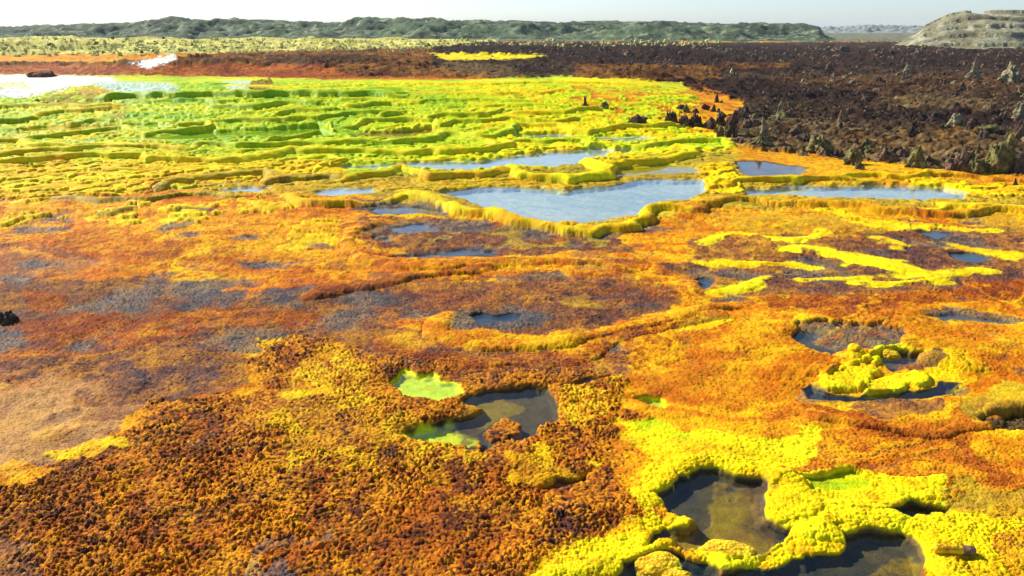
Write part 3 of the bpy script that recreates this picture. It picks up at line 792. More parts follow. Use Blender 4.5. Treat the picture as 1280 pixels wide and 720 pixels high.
# grains: coarse knobs in the knob fields, finer grain elsewhere
NEAR_R = int(np.searchsorted(ys, 30.0))
s = (slice(0, NEAR_R), slice(0, NC))
Ys = Y[s]
g1, g2, gid = worley(XL[s] * 30 + w3[s] * 3.0, YL[s] * 30 + w4[s] * 3.0)
k1 = np.sqrt(np.clip(1 - (g1 / .62) ** 2, 0, 1))
h1, h2, hid = worley(XL[s] * 55 + 9, YL[s] * 55 + 5)
k2 = np.sqrt(np.clip(1 - (h1 / .66) ** 2, 0, 1))
k3 = l2[s]; id3 = cidb[s]
CL = sstep(.25, .75, fbm(X[s] * 5 + 50, Y[s] * 5, 3))
KN = sstep(.62, 1.12, GR[s])
SMO = .45 + .55 * sstep(.36, .52, fbm(X[s] * 1.9 + 70, Y[s] * 1.9 + 7, 3))
a2 = 1 - sstep(6.5, 9.5, Ys)                       # share of each grain size by distance
a1 = np.clip(1 - a2 * .6, 0, 1) * (1 - sstep(13, 17, Ys))
a3 = sstep(11, 16, Ys) * (1 - sstep(24, 30, Ys))
HN = (k1 * (.2 + 1.3 * gid) * .021 + k2 * .008 + CL * .012) * GR[s] * KN * SMO
HN += (1 - KN) * GR[s] * (a2 * k2 * (.3 + hid) * .016 + a1 * k1 * (.3 + gid) * .020 + a3 * k3 * (.3 + id3) * .034 + CL * .025)
c1_, c2_, cidk = worley(XL[s] * 11 + 4, YL[s] * 11 + 31)
HN += KN * (cidk > .75) * np.sqrt(np.clip(1 - (c1_ / .6) ** 2, 0, 1)) * .013
HN -= KN * (1 - sstep(.0, .10, c2_ - c1_)) * .012
D[s] += HN * damp[s]
PXs = X + NXv * D; PYs = Y + NYv * D
Hd = H + NZv * D

# ------------------------------------------------------------------ colour
grain = np.full((NR, NC), .5, F32); gap = np.zeros((NR, NC), F32); g2nd = np.full((NR, NC), .5, F32)
sm = np.maximum(a1 + a2 + a3, .6)
gg = (hid * a2 + gid * a1 + id3 * a3) / sm
gp = ((1 - k2) * a2 + (1 - k1) * a1 + (1 - k3) * a3) / sm
grain[s] = gid * KN + gg * (1 - KN)
g2nd[s] = ((gid * 7.31) % 1.0) * KN + (((hid * 5.77) % 1.0) * a2 + ((gid * 7.31) % 1.0) * a1 + ((id3 * 9.13) % 1.0) * a3) / sm * (1 - KN)
gap[s] = (1 - k1) * KN + gp * .9 * (1 - KN)
fd = 1 - sstep(24, 30, Y)
gap *= fd
fine = fbm(X * 13 + 3, Y * 13 + 1, 3)
MOT = fbm(X * 6.5 + 91, Y * 5 + 13, 4, .6)
MOT2 = fbm(X * 4.5 + 7, Y * 3.6 + 60, 4, .6)
gw = np.clip(GR * 1.2, 0, 1) * fd
SWEEP = np.sin(VN * 4.2) * .5 * (1 - sstep(22, 26, Y))
softz = .32 + .68 * sstep(.45, .7, GR)
a = np.clip(SWEEP * (1.3 - softz) + (grain - .5) * 1.7 * gw * softz + (PATCH - .5) * 2.0 + (MOT - .5) * 3.0 * softz + (fine - .5) * .8 + .36, 0, 1)[..., None]
b = np.clip(-SWEEP * (1.3 - softz) * .8 + (nn - .5) * 2.2 + (MOT2 - .5) * 3.0 * softz + (STREAK - .5) * .9 + (g2nd - .5) * 1.7 * gw + .28, 0, 1)[..., None]
Cc = C1 + (C2 - C1) * a
Cc = Cc + (C3 - Cc) * b
lg = (sstep(.35, 1.0, 1 - l1) * .45 + sstep(.35, 1.0, 1 - l2) * .55) * np.clip(LU * 12, 0, 1) * (1 - sstep(14, 20, Y))  # creases between lumps: shade put into the colour
gm = (sstep(.42, .95, gap) * np.clip(GR * 1.1, 0, 1) * .85)[..., None]  # gaps between grains: sediment colour deepened with painted shade
far_gap = (sstep(.50, .66, fbm(X * 9 + 5, Y * 6 + 2, 3)) * np.clip(GR * 1.2, 0, 1) * .6 * sstep(9, 15, Y))[..., None]
Cc = Cc + (CG - Cc) * np.maximum(np.maximum(gm, far_gap), (lg * .75)[..., None])
st = (sstep(.56, .70, fbm(X * 2.1 + 120, Y * 2.1 + 33, 5, .62)) * np.clip(LU * 18, 0, 1) * .5 * (1 - sstep(10, 14, Y)))[..., None]
Cc = Cc + (np.array([.60, .22, .008], F32) - Cc) * st
Cc *= (0.68 + .58 * fine)[..., None]
Cc = np.clip(Cc, .004, .92)
H = Hd

# ------------------------------------------------------------------ mesh helpers
def tag(o, label=None, cat=None, group=None, kind=None):
    if label: o["label"] = label
    if cat: o["category"] = cat
    if group: o["group"] = group
    if kind: o["kind"] = kind
    return o


def grid_mesh(name, P, mat, colors=None, rough=None):
    nr, nc = P.shape[:2]
    me = bpy.data.meshes.new(name)
    me.vertices.add(nr * nc)
    me.vertices.foreach_set("co", P.reshape(-1).astype(F32))
    idx = np.arange(nr * nc, dtype=np.int32).reshape(nr, nc)
    q = np.stack([idx[:-1, :-1], idx[:-1, 1:], idx[1:, 1:], idx[1:, :-1]], -1).reshape(-1)
    nf = (nr - 1) * (nc - 1)
    me.loops.add(nf * 4)
    me.loops.foreach_set("vertex_index", q)
    me.polygons.add(nf)
    me.polygons.foreach_set("loop_start", np.arange(0, nf * 4, 4, dtype=np.int32))
    me.polygons.foreach_set("loop_total", np.full(nf, 4, dtype=np.int32))
    me.polygons.foreach_set("use_smooth", np.ones(nf, bool))
    if colors is not None:
        at_ = me.color_attributes.new("tint", 'FLOAT_COLOR', 'POINT')
        al = np.ones((nr, nc, 1), F32) if rough is None else rough[..., None]
        at_.data.foreach_set("color", np.concatenate([colors, al], -1).reshape(-1).astype(F32))
    me.update()
    me.materials.append(mat)
    o = bpy.data.objects.new(name, me)
    COL.objects.link(o)
    return o


def new_mat(name):
    m = bpy.data.materials.new(name); m.use_nodes = True
    n = m.node_tree
    for x in list(n.nodes): n.nodes.remove(x)
    out = n.nodes.new("ShaderNodeOutputMaterial")
    return m, n, out


def N(n, typ, **kw):
    x = n.nodes.new(typ)
    for k_, v_ in kw.items():
        if k_.startswith('i_'): x.inputs[k_[2:].replace('_', ' ')].default_value = v_
        else: setattr(x, k_, v_)
    return x


def ground_material():
    m, n, out = new_mat("mineral_crust")
    L = n.links.new
    at_ = N(n, "ShaderNodeAttribute", attribute_name="tint")
    geo = N(n, "ShaderNodeNewGeometry")
    n1 = N(n, "ShaderNodeTexNoise", i_Scale=60.0, i_Detail=4.0, i_Roughness=.65)
    L(geo.outputs['Position'], n1.inputs['Vector'])
    mr = N(n, "ShaderNodeMapRange"); mr.inputs[1].default_value = .3; mr.inputs[2].default_value = .7
    mr.inputs[3].default_value = .80; mr.inputs[4].default_value = 1.18
    L(n1.outputs['Fac'], mr.inputs[0])
    mul = N(n, "ShaderNodeVectorMath", operation='SCALE')
    L(at_.outputs['Color'], mul.inputs[0]); L(mr.outputs[0], mul.inputs['Scale'])
    bs = N(n, "ShaderNodeBsdfPrincipled")
    L(mul.outputs[0], bs.inputs['Base Color'])
    L(at_.outputs['Alpha'], bs.inputs['Roughness'])
    bs.inputs['Specular IOR Level'].default_value = .03
    v1 = N(n, "ShaderNodeTexVoronoi", i_Scale=85.0)
    L(geo.outputs['Position'], v1.inputs['Vector'])
    b1 = N(n, "ShaderNodeBump", i_Strength=.55, i_Distance=.006); b1.invert = True
    L(v1.outputs['Distance'], b1.inputs['Height'])
    n2 = N(n, "ShaderNodeTexNoise", i_Scale=25.0, i_Detail=5.0, i_Roughness=.6)
    L(geo.outputs['Position'], n2.inputs['Vector'])
    b2 = N(n, "ShaderNodeBump", i_Strength=.5, i_Distance=.02)
    L(n2.outputs['Fac'], b2.inputs['Height']); L(b1.outputs[0], b2.inputs['Normal'])
    L(b2.outputs[0], bs.inputs['Normal'])
    L(bs.outputs[0], out.inputs[0])
    return m


def water_material(name="acid_brine", tint=(.80, .88, .86), bump=.05):
    m, n, out = new_mat(name)
    L = n.links.new
    geo = N(n, "ShaderNodeNewGeometry")
    mp = N(n, "ShaderNodeMapping"); mp.inputs['Scale'].default_value = (1.0, 2.2, 1.0)
    L(geo.outputs['Position'], mp.inputs[0])
    n1 = N(n, "ShaderNodeTexNoise", i_Scale=5.0, i_Detail=3.0)
    L(mp.outputs[0], n1.inputs['Vector'])
    b1 = N(n, "ShaderNodeBump", i_Strength=bump, i_Distance=.03)
    L(n1.outputs['Fac'], b1.inputs['Height'])
    dt = N(n, "ShaderNodeVectorMath", operation='DOT_PRODUCT')
    L(geo.outputs['Normal'], dt.inputs[0]); L(geo.outputs['Incoming'], dt.inputs[1])
    ab = N(n, "ShaderNodeMath", operation='ABSOLUTE'); L(dt.outputs['Value'], ab.inputs[0])
    om = N(n, "ShaderNodeMath", operation='SUBTRACT'); om.inputs[0].default_value = 1.0; L(ab.outputs[0], om.inputs[1])
    pw = N(n, "ShaderNodeMath", operation='POWER'); L(om.outputs[0], pw.inputs[0]); pw.inputs[1].default_value = 5.0
    fr_ = N(n, "ShaderNodeMath", operation='MULTIPLY_ADD'); L(pw.outputs[0], fr_.inputs[0])
    fr_.inputs[1].default_value = .97; fr_.inputs[2].default_value = .025
    tr = N(n, "ShaderNodeBsdfTransparent"); tr.inputs[0].default_value = (*tint, 1)
    gl = N(n, "ShaderNodeBsdfGlossy", i_Roughness=.02)
    gl.inputs[0].default_value = (1, 1, 1, 1)
    L(b1.outputs[0], gl.inputs['Normal'])
    mx = N(n, "ShaderNodeMixShader")
    L(fr_.outputs[0], mx.inputs[0]); L(tr.outputs[0], mx.inputs[1]); L(gl.outputs[0], mx.inputs[2])
    L(mx.outputs[0], out.inputs[0])
    return m


M_ground = ground_material()
M_water = water_material()
ground = grid_mesh("ground", np.stack([PXs, PYs, H], -1), M_ground, Cc, RO)
tag(ground, kind="structure")

# ------------------------------------------------------------------ water sheets
POOLS.append(('film', [(-200, 262), (480, 262), (760, 296), (1500, 276), (1700, 380), (900, 372), (760, 440), (300, 405), (-300, 430)], -.048, 600, 330))
for name, pts, z, cu, cv in POOLS:
    bm = bmesh.new()
    vs = []
    c = at(cu, cv)
    rp = []
    for u, v in pts:
        q = (v - 360.0) / FPX
        dirv = np.array([(u - 640.0) / FPX, CP - q * SP, -SP - q * CP])
        t = (z - CAM_H) / dirv[2]
        rp.append(dirv[:2] * t)
    rp = np.array(rp); cc = rp.mean(0)
    area = 0.5 * sum(rp[i][0] * rp[(i + 1) % len(rp)][1] - rp[(i + 1) % len(rp)][0] * rp[i][1] for i in range(len(rp)))
    sgn = 1 if area > 0 else -1
    grow = .22 if c[1] > 12 else .14
    nrm = []
    for i in range(len(rp)):
        e = rp[(i + 1) % len(rp)] - rp[i - 1]; e = e / (np.linalg.norm(e) + 1e-9)
        nrm.append(np.array([e[1], -e[0]]) * sgn * grow)
    rp = rp + np.array(nrm)
    vs = [bm.verts.new((p[0], p[1], z)) for p in rp]
    f = bm.faces.new(vs)
    if f.normal.z < 0: f.normal_flip()
    bm.normal_update()
    if f.normal.z < 0: bmesh.ops.reverse_faces(bm, faces=[f])
    me = bpy.data.meshes.new("water"); bm.to_mesh(me); bm.free()
    me.materials.append(M_water)
    o = bpy.data.objects.new("water", me); COL.objects.link(o)
    tag(o, kind="structure")

# ------------------------------------------------------------------ far hills
def hill_strip(name, prof, d0, d1, base_z, cols, seed, step_u=2.2, ledge=.5, rel=1.4):
    """relief strip: crest follows (u, v) pairs, slopes both ways"""
    us = np.arange(prof[0][0], prof[-1][0], step_u)
    vt = np.interp(us, [p[0] for p in prof], [p[1] for p in prof])
    nd = 90
    ks = np.linspace(0, 1, nd)
    k2 = np.concatenate([ks, 1 + ks[1:] * .6])
    D = d0 + (d1 - d0) * k2
    UU, DD = np.meshgrid(us, D)
    KK = np.repeat(k2[:, None], len(us), 1)
    xx = (UU - 640) / FPX * (DD * CP + 4 * SP)
    top = np.array([crest(v, d1) for v in vt])[None, :]
    nz = fbm(xx * .05 + seed, DD * .05, 5, .55) - .5
    nz2 = fbm(xx * .22 + seed, DD * .22, 4, .6) - .5
    kk = np.clip(KK + rel * nz * .5 * np.sin(np.pi * np.clip(KK, 0, 1)), 0, 1.6)
    shp = np.where(kk < 1, sstep(0, 1, kk) * .6 + kk * .4, 1 - (kk - 1) * .6)
    lf = np.floor(shp * 5 + nz2 * 1.2) / 5
    shp = shp * (1 - .35 * ledge) + lf * .35 * ledge
    hh = base_z + (top - base_z) * np.clip(shp, 0, 1.02) + nz2 * 2.4 * sstep(.1, .4, kk) * (1 - sstep(.8, 1, KK) * .6) * (d1 / 260) + rel * nz * 3.2 * sstep(.15, .5, kk) * (1 - sstep(.8, 1, KK) * .8)
    hh = np.where(KK < .02, base_z - .6, hh)
    m = np.clip(nz2 * 3 + .5, 0, 1)[..., None]
    m2 = sstep(.5, .7, fbm(xx * .12 + 3 + seed, DD * .2, 4))[..., None]
    c = np.array(cols[0], F32) * (1 - m) + np.array(cols[1], F32) * m
    c = c * (1 - m2 * .6) + np.array(cols[2], F32) * m2 * .6
    # pale outcrops
    m3 = sstep(.64, .70, fbm(xx * .5 + 13 + seed, DD * .5, 3))[..., None]
    c = c * (1 - m3 * .7) + np.array(cols[3], F32) * m3 * .7
    o = grid_mesh(name, np.stack([xx, DD, hh], -1), M_hill, c.astype(F32), np.full(xx.shape, .85, F32))
    tag(o, kind="structure")
    return o


def hill_material():
    m, n, out = new_mat("hill_rock")
    L = n.links.new
    at_ = N(n, "ShaderNodeAttribute", attribute_name="tint")
    geo = N(n, "ShaderNodeNewGeometry")
    n1 = N(n, "ShaderNodeTexNoise", i_Scale=1.1, i_Detail=8.0, i_Roughness=.7)
    L(geo.outputs['Position'], n1.inputs['Vector'])
    mr = N(n, "ShaderNodeMapRange"); mr.inputs[1].default_value = .35; mr.inputs[2].default_value = .65
    mr.inputs[3].default_value = .65; mr.inputs[4].default_value = 1.35
    L(n1.outputs['Fac'], mr.inputs[0])
    mul = N(n, "ShaderNodeVectorMath", operation='SCALE')
    L(at_.outputs['Color'], mul.inputs[0]); L(mr.outputs[0], mul.inputs['Scale'])
    bs = N(n, "ShaderNodeBsdfPrincipled", i_Roughness=.9)
    bs.inputs['Specular IOR Level'].default_value = .2
    L(mul.outputs[0], bs.inputs['Base Color'])
    b2 = N(n, "ShaderNodeBump", i_Strength=1.0, i_Distance=.7)
    L(n1.outputs['Fac'], b2.inputs['Height'])
    L(b2.outputs[0], bs.inputs['Normal'])
    L(bs.outputs[0], out.inputs[0])
    return m


M_hill = hill_material()
HC = [(.055, .095, .048), (.12, .17, .075), (.028, .050, .030), (.34, .37, .22)]
hill_strip("far_hills", [(-1400, 26), (-300, 30), (0, 32), (20, 33), (60, 30), (180, 30), (196, 28), (208, 23), (218, 20), (232, 20.5), (243, 24), (260, 26), (330, 25), (440, 27), (560, 25),
           (640, 26), (700, 28), (750, 25), (820, 25), (900, 28), (1000, 29), (1022, 32), (1030, 44), (1045, 50)], 205, 262, .1, HC, 3.0)
hill_strip("far_hills", [(700, 40), (850, 36), (1000, 36), (1060, 33.5), (1085, 32), (1130, 33), (1240, 33), (1500, 32), (2600, 30)], 520, 700, -.3,
           [(.20, .24, .22), (.26, .29, .26), (.17, .21, .20), (.34, .36, .32)], 8.0)
hill_strip("hill", [(1118, 58), (1130, 50), (1142, 42), (1152, 32), (1165, 25), (1180, 18), (1200, 14.5), (1240, 13.5), (1280, 13), (1500, 10), (1800, 14), (2400, 30)], 128, 158, .2,
           [(.22, .20, .10), (.32, .30, .17), (.10, .10, .06), (.50, .49, .36)], 21.0, 1.0, .9, .45)

# ------------------------------------------------------------------ rocks
def rock_material(name, c1, c2, c3, scale=5.0):
    m, n, out = new_mat(name)
    L = n.links.new
    tc_ = N(n, "ShaderNodeTexCoord")
    n1 = N(n, "ShaderNodeTexNoise", i_Scale=scale, i_Detail=8.0, i_Roughness=.65)
    L(tc_.outputs['Object'], n1.inputs['Vector'])
    cr = N(n, "ShaderNodeValToRGB")
    e = cr.color_ramp.elements
    e[0].position = .36; e[0].color = (*c1, 1)
    e[1].position = .66; e[1].color = (*c3, 1)
    x = cr.color_ramp.elements.new(.5); x.color = (*c2, 1)
    L(n1.outputs['Fac'], cr.inputs[0])
    bs = N(n, "ShaderNodeBsdfPrincipled", i_Roughness=.85)
    bs.inputs['Specular IOR Level'].default_value = .25
    L(cr.outputs[0], bs.inputs['Base Color'])
    v1 = N(n, "ShaderNodeTexVoronoi", i_Scale=scale * 4)
    L(tc_.outputs['Object'], v1.inputs['Vector'])
    b1 = N(n, "ShaderNodeBump", i_Strength=.6, i_Distance=.03); b1.invert = True
    L(v1.outputs['Distance'], b1.inputs['Height'])
    b2 = N(n, "ShaderNodeBump", i_Strength=.8, i_Distance=.05)
    L(n1.outputs['Fac'], b2.inputs['Height']); L(b1.outputs[0], b2.inputs['Normal'])
    L(b2.outputs[0], bs.inputs['Normal'])
    L(bs.outputs[0], out.inputs[0])
    return m


MR = {
 'tanr': rock_material("tan_crust_rock", (.07, .045, .025), (.17, .12, .065), (.38, .29, .16)),
 'dark': rock_material("dark_crust_rock", (.030, .020, .016), (.060, .038, .026), (.13, .085, .05)),
 'brown': rock_material("brown_crust_rock", (.07, .04, .025), (.14, .085, .05), (.28, .19, .11)),
 'pale': rock_material("pale_salt_rock", (.11, .09, .045), (.24, .20, .10), (.44, .38, .22)),
 'green': rock_material("greenish_salt_rock", (.05, .045, .016), (.14, .125, .035), (.34, .30, .09)),
 'red': rock_material("red_brown_earth", (.10, .035, .018), (.18, .06, .028), (.26, .10, .045)),
 'tuft': rock_material("pale_yellow_salt", (.22, .21, .05), (.62, .60, .18), (.82, .78, .34)),
 'yellow': rock_material("sulphur_crust", (.60, .26, .005), (.80, .52, .005), (.84, .68, .008), 9.0),
}


def rock_mesh(name, kind, h, wid, seed, mat, dep=None, smooth=True, lat=34, lon=40):
    """ring-built rock; kind: spire / boulder / cone / slab / ridge / twin"""
    rs = np.random.RandomState(seed)
    dep = wid * .8 if dep is None else dep
    th = np.linspace(0, 2 * np.pi, lon, endpoint=False)
    tt = np.linspace(0, 1, lat)
    ox, oy, oz = rs.rand(3) * 50
    verts = []
    lean = (rs.rand(2) - .5) * (.35 if kind in ('spire', 'twin') else .18)
    for i, t in enumerate(tt):
        if kind == 'spire': r = (1 - t ** 2.2) ** .5 * (.40 + .60 * np.exp(-t * 3.4)) * (.94 + .12 * math.sin(t * 9 + ox))
        elif kind == 'cone': r = (1 - t ** 1.7) ** .7 * (.55 + .45 * (1 - t))
        elif kind == 'slab': r = (1 - t ** 5) ** .5
        elif kind == 'twin': r = (1 - t) ** .55 * (.45 + .55 * np.exp(-t * 2.2))
        else: r = math.sqrt(max(0, 1 - t ** 2.4))
        for a in th:
            x, y, z = math.cos(a) * r * wid / 2, math.sin(a) * r * dep / 2, t * h
            p = Vector((x / wid * 3 + ox, y / wid * 3 + oy, z / max(h, .01) * 2.0 * max(h / wid, .5) + oz))
            n1 = mnoise.fractal(p, .9, 2.1, 5)
            ridg = abs(mnoise.noise(Vector((math.cos(a) * 2.2 + ox, math.sin(a) * 2.2 + oy, t * 1.2 + oz))))
            k = 1 + n1 * .42 - ridg * .75 * (1 - .3 * t)
            x *= k; y *= k
            x += lean[0] * h * t; y += lean[1] * h * t
            if kind in ('boulder', 'ridge', 'cone', 'slab', 'twin'):
                z = z * (1 + .38 * mnoise.noise(Vector((x / wid * 4.5 + oz, y / wid * 4.5 + ox, 1.0))) + .22 * mnoise.noise(Vector((x / wid * 11 + oz, y / wid * 11, 3.0))))
            if kind == 'ridge':
                z = z * (.72 + .9 * abs(mnoise.noise(Vector((x / wid * 5 + ox, oy, 0)))))
            if kind == 'twin':
                z = z * (.62 + .38 * math.cos(x / wid * 13 + 1.2))
            verts.append((x, y, z - .06 * h))
    faces = []
    for i in range(lat - 1):
        for j in range(lon):
            j2 = (j + 1) % lon
            faces.append((i * lon + j, i * lon + j2, (i + 1) * lon + j2, (i + 1) * lon + j))
    faces.append(tuple((lat - 1) * lon + j for j in range(lon)))
    me = bpy.data.meshes.new(name)
    me.from_pydata(verts, [], faces)
    me.polygons.foreach_set("use_smooth", np.full(len(me.polygons), smooth))
    me.update()
    me.materials.append(mat)
    return me


def height_at(x, y):
    """actual ground height incl. detail"""
    i = int(np.clip(np.searchsorted(ys, y), 1, NR - 1))
    j = int(np.clip(np.searchsorted(ts, x / (y * .955 + 1.25)), 1, NC - 1))
    return float(H[i - 2 if i > 2 else 0:i + 2, max(j - 2, 0):j + 2].min())


def place(name, kind, u, v, hp, wp, mat, label, cat, seed, rot=None, group=None, dep=None):
    x, y, z = at(u, v)
    d = math.sqrt(x * x + y * y + (CAM_H - z) ** 2)
    s_ = d / FPX
    me = rock_mesh(name, kind, hp * s_ * 1.06, wp * s_, seed, MR[mat], dep=None if dep is None else dep * s_, lat=26 if hp < 12 else 36, lon=30 if wp < 14 else 44)
    o = bpy.data.objects.new(name, me); COL.objects.link(o)
    o.location = (x, y + wp * s_ * .25, height_at(x, y + wp * s_ * .25))
    o.rotation_euler.z = 0 if rot is None else rot
    tag(o, label, cat, group)
    return o


PAIRS = {}
S = [
 # name, kind, u, v(base), height px, width px, material, label, category
 ('salt_pillar', 'spire', 912, 173, 30, 22, 'dark', "tall dark pointed salt pillar at the left edge of the rocky field", 'salt pillar'),
 ('rock', 'boulder', 901, 174, 15, 10, 'brown', "small brown rock leaning on the left foot of the tall dark pillar", 'rock'),
 ('rock', 'spire', 921, 174, 13, 9, 'brown', "narrow brown stub at the right foot of the tall dark pillar", 'rock'),
 ('salt_pillar', 'spire', 957, 178, 26, 17, 'pale', "stout pale ribbed salt pillar nearest the yellow shelf, right of the tall dark one", 'salt pillar'),
 ('salt_mound', 'cone', 953, 187, 9, 30, 'green', "low greenish mound in front of the stout pale ribbed pillar", 'salt mound'),
 ('rock', 'slab', 926, 182, 7, 22, 'brown', "flat brown slab lying between the tall dark pillar and the low greenish mound", 'rock'),
 ('salt_pillar', 'spire', 973, 146, 23, 14, 'pale', "pale slender salt pillar standing on a flat cone farther back on the dark field", 'salt pillar'),
 ('salt_mound', 'cone', 978, 149, 9, 38, 'green', "flat grey green cone around the foot of the pale slender pillar", 'salt mound'),
 ('rock', 'twin', 898, 129, 15, 16, 'dark', "dark two-peaked rock behind the orange crust", 'rock'),
 ('rock', 'boulder', 853, 139, 7, 12, 'dark', "small dark rock alone on the orange crust, left of the two-peaked rock", 'rock'),
 ('rock', 'boulder', 870, 141, 5, 8, 'dark', "tiny dark stone on the orange crust beside the small dark rock", 'rock'),
 ('rock', 'boulder', 882, 137, 6, 12, 'dark', "low dark stone on the orange crust below the two-peaked rock", 'rock'),
 ('rock', 'ridge', 840, 157, 14, 16, 'dark', "dark jagged rock at the left end of the rock row beside the lime crust", 'rock'),
 ('rock', 'boulder', 856, 158, 11, 15, 'brown', "second rock from the left in the row beside the lime crust", 'rock'),
 ('rock', 'ridge', 872, 159, 14, 18, 'dark', "broad dark rock in the middle of the row beside the lime crust", 'rock'),
 ('rock', 'boulder', 888, 160, 10, 15, 'brown', "rounded brown rock near the right end of the row beside the lime crust", 'rock'),
 ('rock', 'ridge', 901, 158, 12, 14, 'dark', "dark rock at the right end of the row, behind the tall dark pillar", 'rock'),
 ('rock', 'spire', 732, 135, 12, 10, 'dark', "dark upright stone standing alone among the yellow terraces", 'rock'),
 ('rock', 'boulder', 756, 137, 7, 11, 'green', "low greenish stone right of the lone dark upright stone", 'rock'),
 ('rock', 'ridge', 799, 157, 11, 22, 'dark', "low dark clump of rock rising out of the lime terraces", 'rock'),
 ('salt_mound', 'ridge', 1028, 194, 15, 30, 'green', "dark green rough mound in front of the brown rubble, left of the pale green boulders", 'salt mound'),
 ('salt_mound', 'twin', 1053, 166, 23, 20, 'brown', "brown cone-shaped mound with a split top in the middle of the field", 'salt mound'),
 ('rock', 'boulder', 996, 172, 11, 16, 'brown', "brown rock between the stout pale pillar and the split-topped mound", 'rock'),
 ('boulder', 'boulder', 1195, 162, 17, 19, 'pale', "pale rounded boulder on the dark earth, upper right of the field", 'boulder'),
 ('rock', 'cone', 1141, 170, 13, 14, 'dark', "dark pointed rock left of the pale rounded boulder", 'rock'),
 ('salt_pillar', 'spire', 1272, 174, 28, 14, 'brown', "brown column at the right edge of the picture standing on a yellowish foot", 'salt pillar'),
 ('salt_mound', 'cone', 1268, 178, 7, 26, 'tuft', "yellowish low foot of the brown column at the right edge", 'salt mound'),
 ('boulder', 'boulder', 1276, 147, 17, 13, 'pale', "pale boulder right behind the brown column at the right edge", 'boulder'),
 ('rock', 'boulder', 1255, 148, 8, 10, 'brown', "small brown stone left of the pale boulder at the right edge", 'rock'),
 ('rock', 'slab', 1240, 168, 6, 20, 'green', "flat grey green slab left of the brown column", 'rock'),
 ('rock', 'cone', 1213, 166, 13, 11, 'brown', "brown pointed rock just right of the pale rounded boulder", 'rock'),
 ('rock', 'spire', 1070, 188, 11, 12, 'brown', "small brown stub behind the pale green boulder by the yellow shore", 'rock'),
 ('boulder', 'boulder', 1068, 207, 17, 21, 'green', "pale green boulder standing on the yellow shore, left one of the two", 'boulder'),
 ('rock', 'boulder', 1076, 214, 8, 13, 'green', "small green stone in front of the left pale green boulder", 'rock'),
 ('rock', 'boulder', 1084, 189, 10, 11, 'green', "small greenish rock behind and right of the left pale green boulder", 'rock'),
 ('rock', 'ridge', 1110, 206, 11, 20, 'brown', "brown rubble rock between the two pale green boulders", 'rock'),
 ('rock', 'cone', 1103, 193, 7, 8, 'brown', "small pointed stone behind the brown rubble rock", 'rock'),
 ('boulder', 'cone', 1148, 212, 25, 27, 'green', "large pale green pointed boulder at the yellow shore, right one of the two", 'boulder'),
 ('rock', 'ridge', 1202, 217, 22, 26, 'brown', "tall brown rubble heap, left end of the rocky bank by the right pool", 'rock'),
 ('rock', 'ridge', 1222, 218, 20, 30, 'green', "dark green rubble heap in the middle of the rocky bank by the right pool", 'rock'),
 ('rock', 'spire', 1223, 197, 16, 10, 'green', "upright greenish stone behind the dark green rubble heap", 'rock'),
 ('boulder', 'ridge', 1250, 218, 30, 36, 'green', "biggest green brown boulder of the rocky bank by the right pool", 'boulder'),
 ('rock', 'boulder', 1276, 219, 20, 18, 'brown', "brown boulder at the right end of the rocky bank by the right pool", 'rock'),
 ('rock', 'spire', 1271, 234, 9, 9, 'dark', "small dark pointed stone on the yellow shore at the right edge", 'rock'),
 ('boulder', 'cone', 1218, 99, 18, 17, 'pale', "pale yellow cone standing alone on the dark far field below the big hill", 'boulder'),
 ('rock', 'ridge', 1268, 103, 15, 24, 'pale', "pale rubble rock at the right edge below the big hill", 'rock'),
 ('rock', 'boulder', 1037, 90, 11, 11, 'brown', "brown round rock on the dark far field left of the big hill", 'rock'),
 ('rock', 'twin', 916, 92, 8, 14, 'tuft', "pale little mound on the dark far field behind the two-peaked rock", 'rock'),
 ('rock', 'spire', 1117, 92, 9, 7, 'brown', "narrow stone on the far field below the left foot of the big hill", 'rock'),
 ('rock', 'boulder', 1136, 92, 9, 12, 'pale', "pale stone right of the narrow stone below the foot of the big hill", 'rock'),
 ('salt_mound', 'slab', 49, 97, 6, 30, 'red', "low dark red brown mound of earth beside the white salt crust at the left", 'mound'),
 ('rock', 'ridge', 6, 404, 11, 22, 'dark', "black jagged rock at the left edge of the reddish middle ground", 'rock'),
 ('rock', 'ridge', 1165, 206, 9, 16, 'brown', "low brown rock just right of the large pale green pointed boulder", 'rock'),
 ('rock', 'ridge', 1012, 178, 9, 15, 'dark', "low dark rock left of the split-topped brown mound, in front of it", 'rock'),
 ('rock', 'ridge', 940, 160, 12, 20, 'brown', "brown rock behind the stout pale ribbed pillar", 'rock'),
 ('rock', 'boulder', 930, 150, 8, 14, 'brown', "small brown rock between the two-peaked rock and the pale slender pillar", 'rock'),
]
made = {}
for i, (nm, kd, u, v, hp, wp, mt, lb, ct) in enumerate(S):
    made[(u, v)] = place(nm, kd, u, v, hp, wp, mt, lb, ct, 100 + i * 7)
# a pillar and the cone it grows out of are one thing
for pk, fk, lb in (((957, 178), (953, 187), "stout pale ribbed salt pillar on a low greenish foot, nearest the yellow shelf"),
                   ((973, 146), (978, 149), "pale slender salt pillar on a flat grey green cone, farther back on the dark field"),
                   ((1272, 174), (1268, 178), "brown salt column on a low yellowish foot at the right edge of the picture")):
    col, foot = made[pk], made[fk]
    root = bpy.data.objects.new("salt_pillar", None); COL.objects.link(root)
    root.location = col.location
    for o, nm in ((col, "column"), (foot, "foot")):
        o.location = o.location - root.location
        o.parent = root; o.name = nm; o.data.name = nm
        for k_ in ("label", "category"):
            if k_ in o: del o[k_]
    root.name = "salt_pillar"
    tag(root, lb, "salt pillar")

